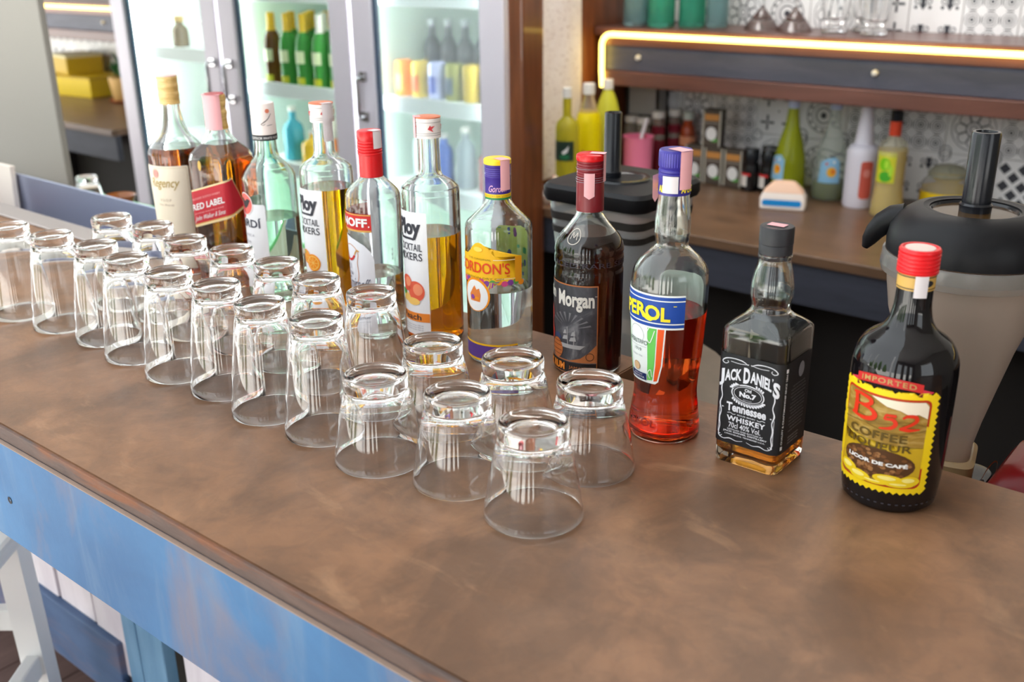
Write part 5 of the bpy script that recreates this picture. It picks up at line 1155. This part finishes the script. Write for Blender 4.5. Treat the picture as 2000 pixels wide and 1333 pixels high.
t = simple('plant_pot', 'small green plant in an orange and cream pot beside the fridge', 'plant', -4.97, 2.93, YB, [('pot', M('pot_cream', c8(226, 180, 110), .5), [(0, 0), (.060, 0), (.064, .004), (.078, .12), (.078, .125), (.07, .125), (.068, .11), (0, .11)]), ('saucer', M('pot_rust', c8(170, 84, 40), .5), [(0, -.0), (.075, .0), (.086, .012), (.080, .014), (.070, .006)])])
random.seed(8); b = MB()
for k in range(34):
    a, el, l = random.uniform(0, 6.28), random.uniform(.5, 1.4), random.uniform(.07, .16); d = Vector((math.cos(a)*math.cos(el), math.sin(a)*math.cos(el), math.sin(el))); s = d.cross(Vector((0, 0, 1))).normalized()*.016
    p0 = Vector((0, 0, .11)); b.add([p0, p0+d*l*.5+s, p0+d*l, p0+d*l*.5-s], [(0, 1, 2, 3)], 0)
tag(b.build('leaves', M('plant_green', c8(62, 130, 66), .5), t), kind='stuff')
t = empty('rear_tumbler', P(-2.250, 1.195, -.0698), 'clear tumbler upside down on the beige ledge behind the steel panel', 'glass'); me = gm_low; o = bpy.data.objects.new('tumbler_body', me); COL.objects.link(o); o.parent = t; o.scale = (.74, .74, .74)
t = simple('amber_bowl', 'small amber glass bowl on the ledge beside the far tumbler', 'bowl', -2.150, 1.215, -.0698, [('bowl', M('amber_glass', c8(160, 88, 24), .1, trans=.4), [(0, 0), (.018, 0), (.022, .004), (.034, .030), (.0355, .034), (.033, .033), (.018, .008), (0, .007)])])

# ------------------------------------------------------------------ three door drinks fridge
fr = empty('drinks_fridge', P(-3.0, 2.7, -1), 'white three door glass fronted drinks fridge behind the bar', 'fridge')
def pfr(b, n, m, par=fr, **k): return b.build(n, m, par, (3.0, -2.7, 1), **k)
X0, X1, YD, YK, ZT = -4.07, -1.998, 2.40, 3.02, 1.05
b = MB(); b.box(X0, X1, YK, YK+.04, -1, ZT); pfr(b, 'back_panel', m_fgreen)
for x in (X0, X1-.03): b = MB(); b.box(x, x+.03, YD+.02, YK, -1, ZT); pfr(b, 'side_panel', m_fwhite)
b = MB(); b.box(X0, X1, YD+.02, YK, -1, -.86); pfr(b, 'base', m_fwhite)
b = MB(); b.box(X0, X1, YD, YK, ZT-.12, ZT); pfr(b, 'top_panel', m_fwhite)
for x in (-3.345, -2.625): b = MB(); b.box(x-.010, x+.010, YD+.03, YK, -.86, ZT-.12); pfr(b, 'divider', m_fgreen)
m_pane = M('fridge_pane', (.93, .97, .95), .0, trans=1, ior=1.12, spec=.5)
m_fog = M('misted_pane', (.90, .95, .96), .20, trans=.84, ior=1.10)
m_tube = M('fridge_tube', (1, 1, 1), emit=(.92, 1.0, .95), es=11)
doors = [(-4.062, -3.352, m_pane, .0), (-3.338, -2.632, m_pane, .0), (-2.618, -1.970, m_fog, .0)]
for k, (a, c, pm_, _) in enumerate(doors):
    d = bpy.data.objects.new('door', None); COL.objects.link(d); d.parent = fr
    q = lambda b, n, m: b.build(n, m, d, (3.0, -2.7, 1))
    sw = .095
    for x in (a, c-sw): b = MB(); b.box(x, x+sw, YD-.022, YD+.014, -.84, ZT-.14, bev=.004); q(b, 'stile', m_alu)
    for x in (a+sw, c-sw-.008): b = MB(); b.box(x, x+.008, YD-.012, YD+.010, -.76, ZT-.22); q(b, 'gasket', m_alub)
    for z0, z1 in ((-.84, -.76), (ZT-.22, ZT-.14)): b = MB(); b.box(a+sw, c-sw, YD-.022, YD+.014, z0, z1, bev=.003); q(b, 'rail', m_alu)
    b = MB(); b.box(a+sw+.002, c-sw-.002, YD-.006, YD, -.765, ZT-.215); q(b, 'pane', pm_)
    hx = (c-.045, a+.045, a+.045)[k]
    b = MB(); b.tube([(hx, YD-.022, .085), (hx, YD-.048, .085), (hx, YD-.052, .075), (hx, YD-.052, -.035), (hx, YD-.048, -.045), (hx, YD-.022, -.045)], .007, 8); q(b, 'handle', m_chrome)
    for hz in (-.045, .085): b = MB(); b.box(hx-.018, hx+.018, YD-.030, YD-.021, hz-.016, hz+.016, bev=.003); q(b, 'handle_plate', m_chrome)
for x0, x1 in ((-4.03, -3.36), (-3.33, -2.64), (-2.61, -2.03)):
    for z in ((.105, -.26) if x0 < -4 else (.008, -.285, .345)):
        b = MB(); b.box(x0, x1, YD+.06, YK-.01, z-.010, z, bev=.002); b.box(x0, x1, YD+.05, YD+.06, z-.040, z+.012, bev=.002); pfr(b, 'shelf', m_fwhite)
for x in (-3.99, -3.375, -3.315, -2.655, -2.595, -2.055):
    b = MB(); b.box(x-.008, x+.008, YD+.036, YD+.048, -.80, ZT-.16, bev=.003); pfr(b, 'light_tube', m_tube)

def can(x, y, z, c1, c2, label, r=.031, h=.118):
    t = empty('drink_can', P(x, y, z), label, 'can', 'cans in the right fridge door')
    b = MB(); b.lathe([(0, .003), (.024, .001), (.027, 0), (r, .007), (r, h-.010), (.0265, h-.001), (.026, h), (.025, h-.003), (0, h-.003)], 24); b.build('can_body', M('can_%d_%d_%d' % c1, c8(*c1), .25, .2), t, sharp=40)
    band(t, 'can_print', M('canp_%d_%d_%d' % c2, c8(*c2), .3), r, .020, .075, -20, .9)
SH = .0085
for k, (c1, c2, n) in enumerate((((246, 150, 60), (250, 190, 110), 'orange'), ((240, 206, 90), (226, 110, 60), 'yellow and rust'), ((196, 200, 240), (90, 110, 200), 'pale blue'), ((150, 150, 70), (80, 96, 120), 'olive'), ((206, 176, 40), (190, 160, 30), 'mustard'), ((240, 216, 40), (220, 190, 30), 'bright yellow'), ((214, 60, 80), (150, 200, 70), 'red and green'))):
    can(-2.55+k*.077, 2.545, SH, c1, c2, f'{n} drink can on the upper shelf of the right fridge door')
for k in range(7):
    t = empty('dark_bottle', P(-2.54+k*.077, 2.68, SH), f'dark cola bottle behind the row of cans, {NUM[k]} from the door divider', 'bottle', 'dark bottles behind the cans')
    b = MB(); b.lathe(body(.032, .13, .013, .19, .235), 20); b.build('bottle_body', M('cola_dark', c8(52, 58, 66), .2), t, sharp=40)
    b = MB(); b.lathe(capp(.0155, .222, .245), 16); b.build('cap', M('cap_grey', c8(170, 176, 182), .4), t)
for k, (x, c, h, r, n) in enumerate(((-2.50, (176, 186, 190), .20, .034, 'pale grey water bottle in the lower right fridge compartment'), (-2.40, (70, 110, 200), .17, .032, 'blue drink bottle in the lower right fridge compartment'), (-2.30, (150, 162, 168), .20, .034, 'grey water bottle in the middle of the lower right compartment'), (-2.20, (190, 90, 96), .16, .033, 'dull red drink bottle in the lower right fridge compartment'), (-2.11, (160, 174, 178), .19, .034, 'grey water bottle by the right side of the lower compartment'))):
    t = empty('water_bottle', P(x, 2.57, -.2845), n, 'bottle', 'bottles in the lower right compartment')
    b = MB(); b.lathe(body(r, h*.62, .014, h*.82, h*.95), 20); b.build('bottle_body', M('wb_%d_%d_%d' % c, c8(*c), .25), t, sharp=40); b = MB(); b.lathe(capp(.016, h*.93, h*1.02), 16); b.build('cap', MATS['cap_white'], t)
beer = M('beer_green', c8(96, 196, 96), .12, trans=.5, ior=1.25); beerl = M('beer_label', c8(226, 236, 190), .5); beerf = M('beer_foil', c8(236, 190, 40), .35)
k = 0
for row, y in enumerate((2.50, 2.58, 2.66)):
    for i in range(6):
        t = empty('beer_bottle', P(-3.185+.09*i+.02*row, y, SH), f'green beer bottle in the middle fridge door, {("front", "second", "rear")[row]} row, {NUM[i]} from its hinge side' if False else f'green beer bottle on the middle door shelf, {("front", "second", "rear")[row]} row, {NUM[i]} from the left stile', 'bottle', 'green beer bottles')
        b = MB(); b.lathe(body(.033, .135, .0135, .20, .250), 20); b.build('bottle_body', beer if i or row else M('beer_amber', c8(120, 80, 30), .15, trans=.4, ior=1.3), t, sharp=40)
        b = MB(); b.lathe([(.0185, .186), (.0150, .205), (.0150, .252), (.0135, .256), (0, .256)], 18); b.build('neck_foil', beerf if (i+row) % 2 == 0 or i < 2 else MATS['cap_white'], t)
        band(t, 'label', beerl, .0332, .085, .128, -30, 1.3); band(t, 'lower_label', M('beer_lower', c8(206, 206, 40), .5), .0332, .012, .036, -30, 1.2)
for x, c, h, r, n in ((-3.17, (70, 170, 190), .20, .040, 'teal drink bottle in the lower middle fridge compartment'), (-3.06, (236, 190, 50), .12, .045, 'squat yellow drink bottle in the lower middle compartment'), (-2.955, (214, 206, 190), .25, .030, 'slim pale bottle with orange band in the lower middle compartment'), (-2.86, (150, 170, 150), .22, .032, 'grey green bottle in the lower middle fridge compartment'), (-2.76, (120, 150, 110), .20, .032, 'sage green bottle next to the right stile of the middle door')):
    t = empty('soft_drink_bottle', P(x, 2.55, -.2845), n, 'bottle', 'bottles in the lower middle compartment')
    b = MB(); b.lathe(body(r, h*.55, .013, h*.78, h*.95), 20); b.build('bottle_body', M('sd_%d_%d_%d' % c, c8(*c), .25), t, sharp=40); b = MB(); b.lathe(capp(.0155, h*.93, h*1.02), 16); b.build('cap', MATS['cap_white'], t)
    if h > .24: band(t, 'label', M('band_orange', c8(236, 130, 60), .4), r, .055, .105); band(t, 'neck_label', M('band_orange', c8(236, 130, 60), .4), .0150, .195, .215)
t = empty('white_tub', P(-3.63, 2.62, .1055), 'white lidded tub on the upper shelf of the left fridge door', 'tub')
b = MB(); b.box(-.12, .12, -.07, .07, 0, .10, bev=.012); b.build('tub', m_fwhite, t); b = MB(); b.box(-.125, .125, -.075, .075, .09, .108, bev=.006); b.build('lid', MATS['cap_white'], t)
t = simple('brown_bottle', 'small brown bottle on the upper shelf by the left fridge stile', 'bottle', -3.86, 2.56, .1055, [('bottle_body', M('brown_bottle_glass', c8(110, 90, 60), .2), body(.034, .06, .016, .09, .105)), ('cap', M('cap_tan', c8(200, 160, 90), .4), capp(.019, .10, .122))])
t = simple('milk_bottle', 'pale bottle with red band in the lower left fridge door', 'bottle', -3.575, 2.56, -.2595, [('bottle_body', M('pale_plastic', c8(226, 230, 222), .4), body(.044, .17, .016, .27, .31)), ('cap', M('cap_red2', c8(214, 96, 76), .4), capp(.020, .295, .330))])
band(t, 'label', M('label_red_orange', c8(226, 110, 90), .5), .0445, .085, .145, -30, .6)
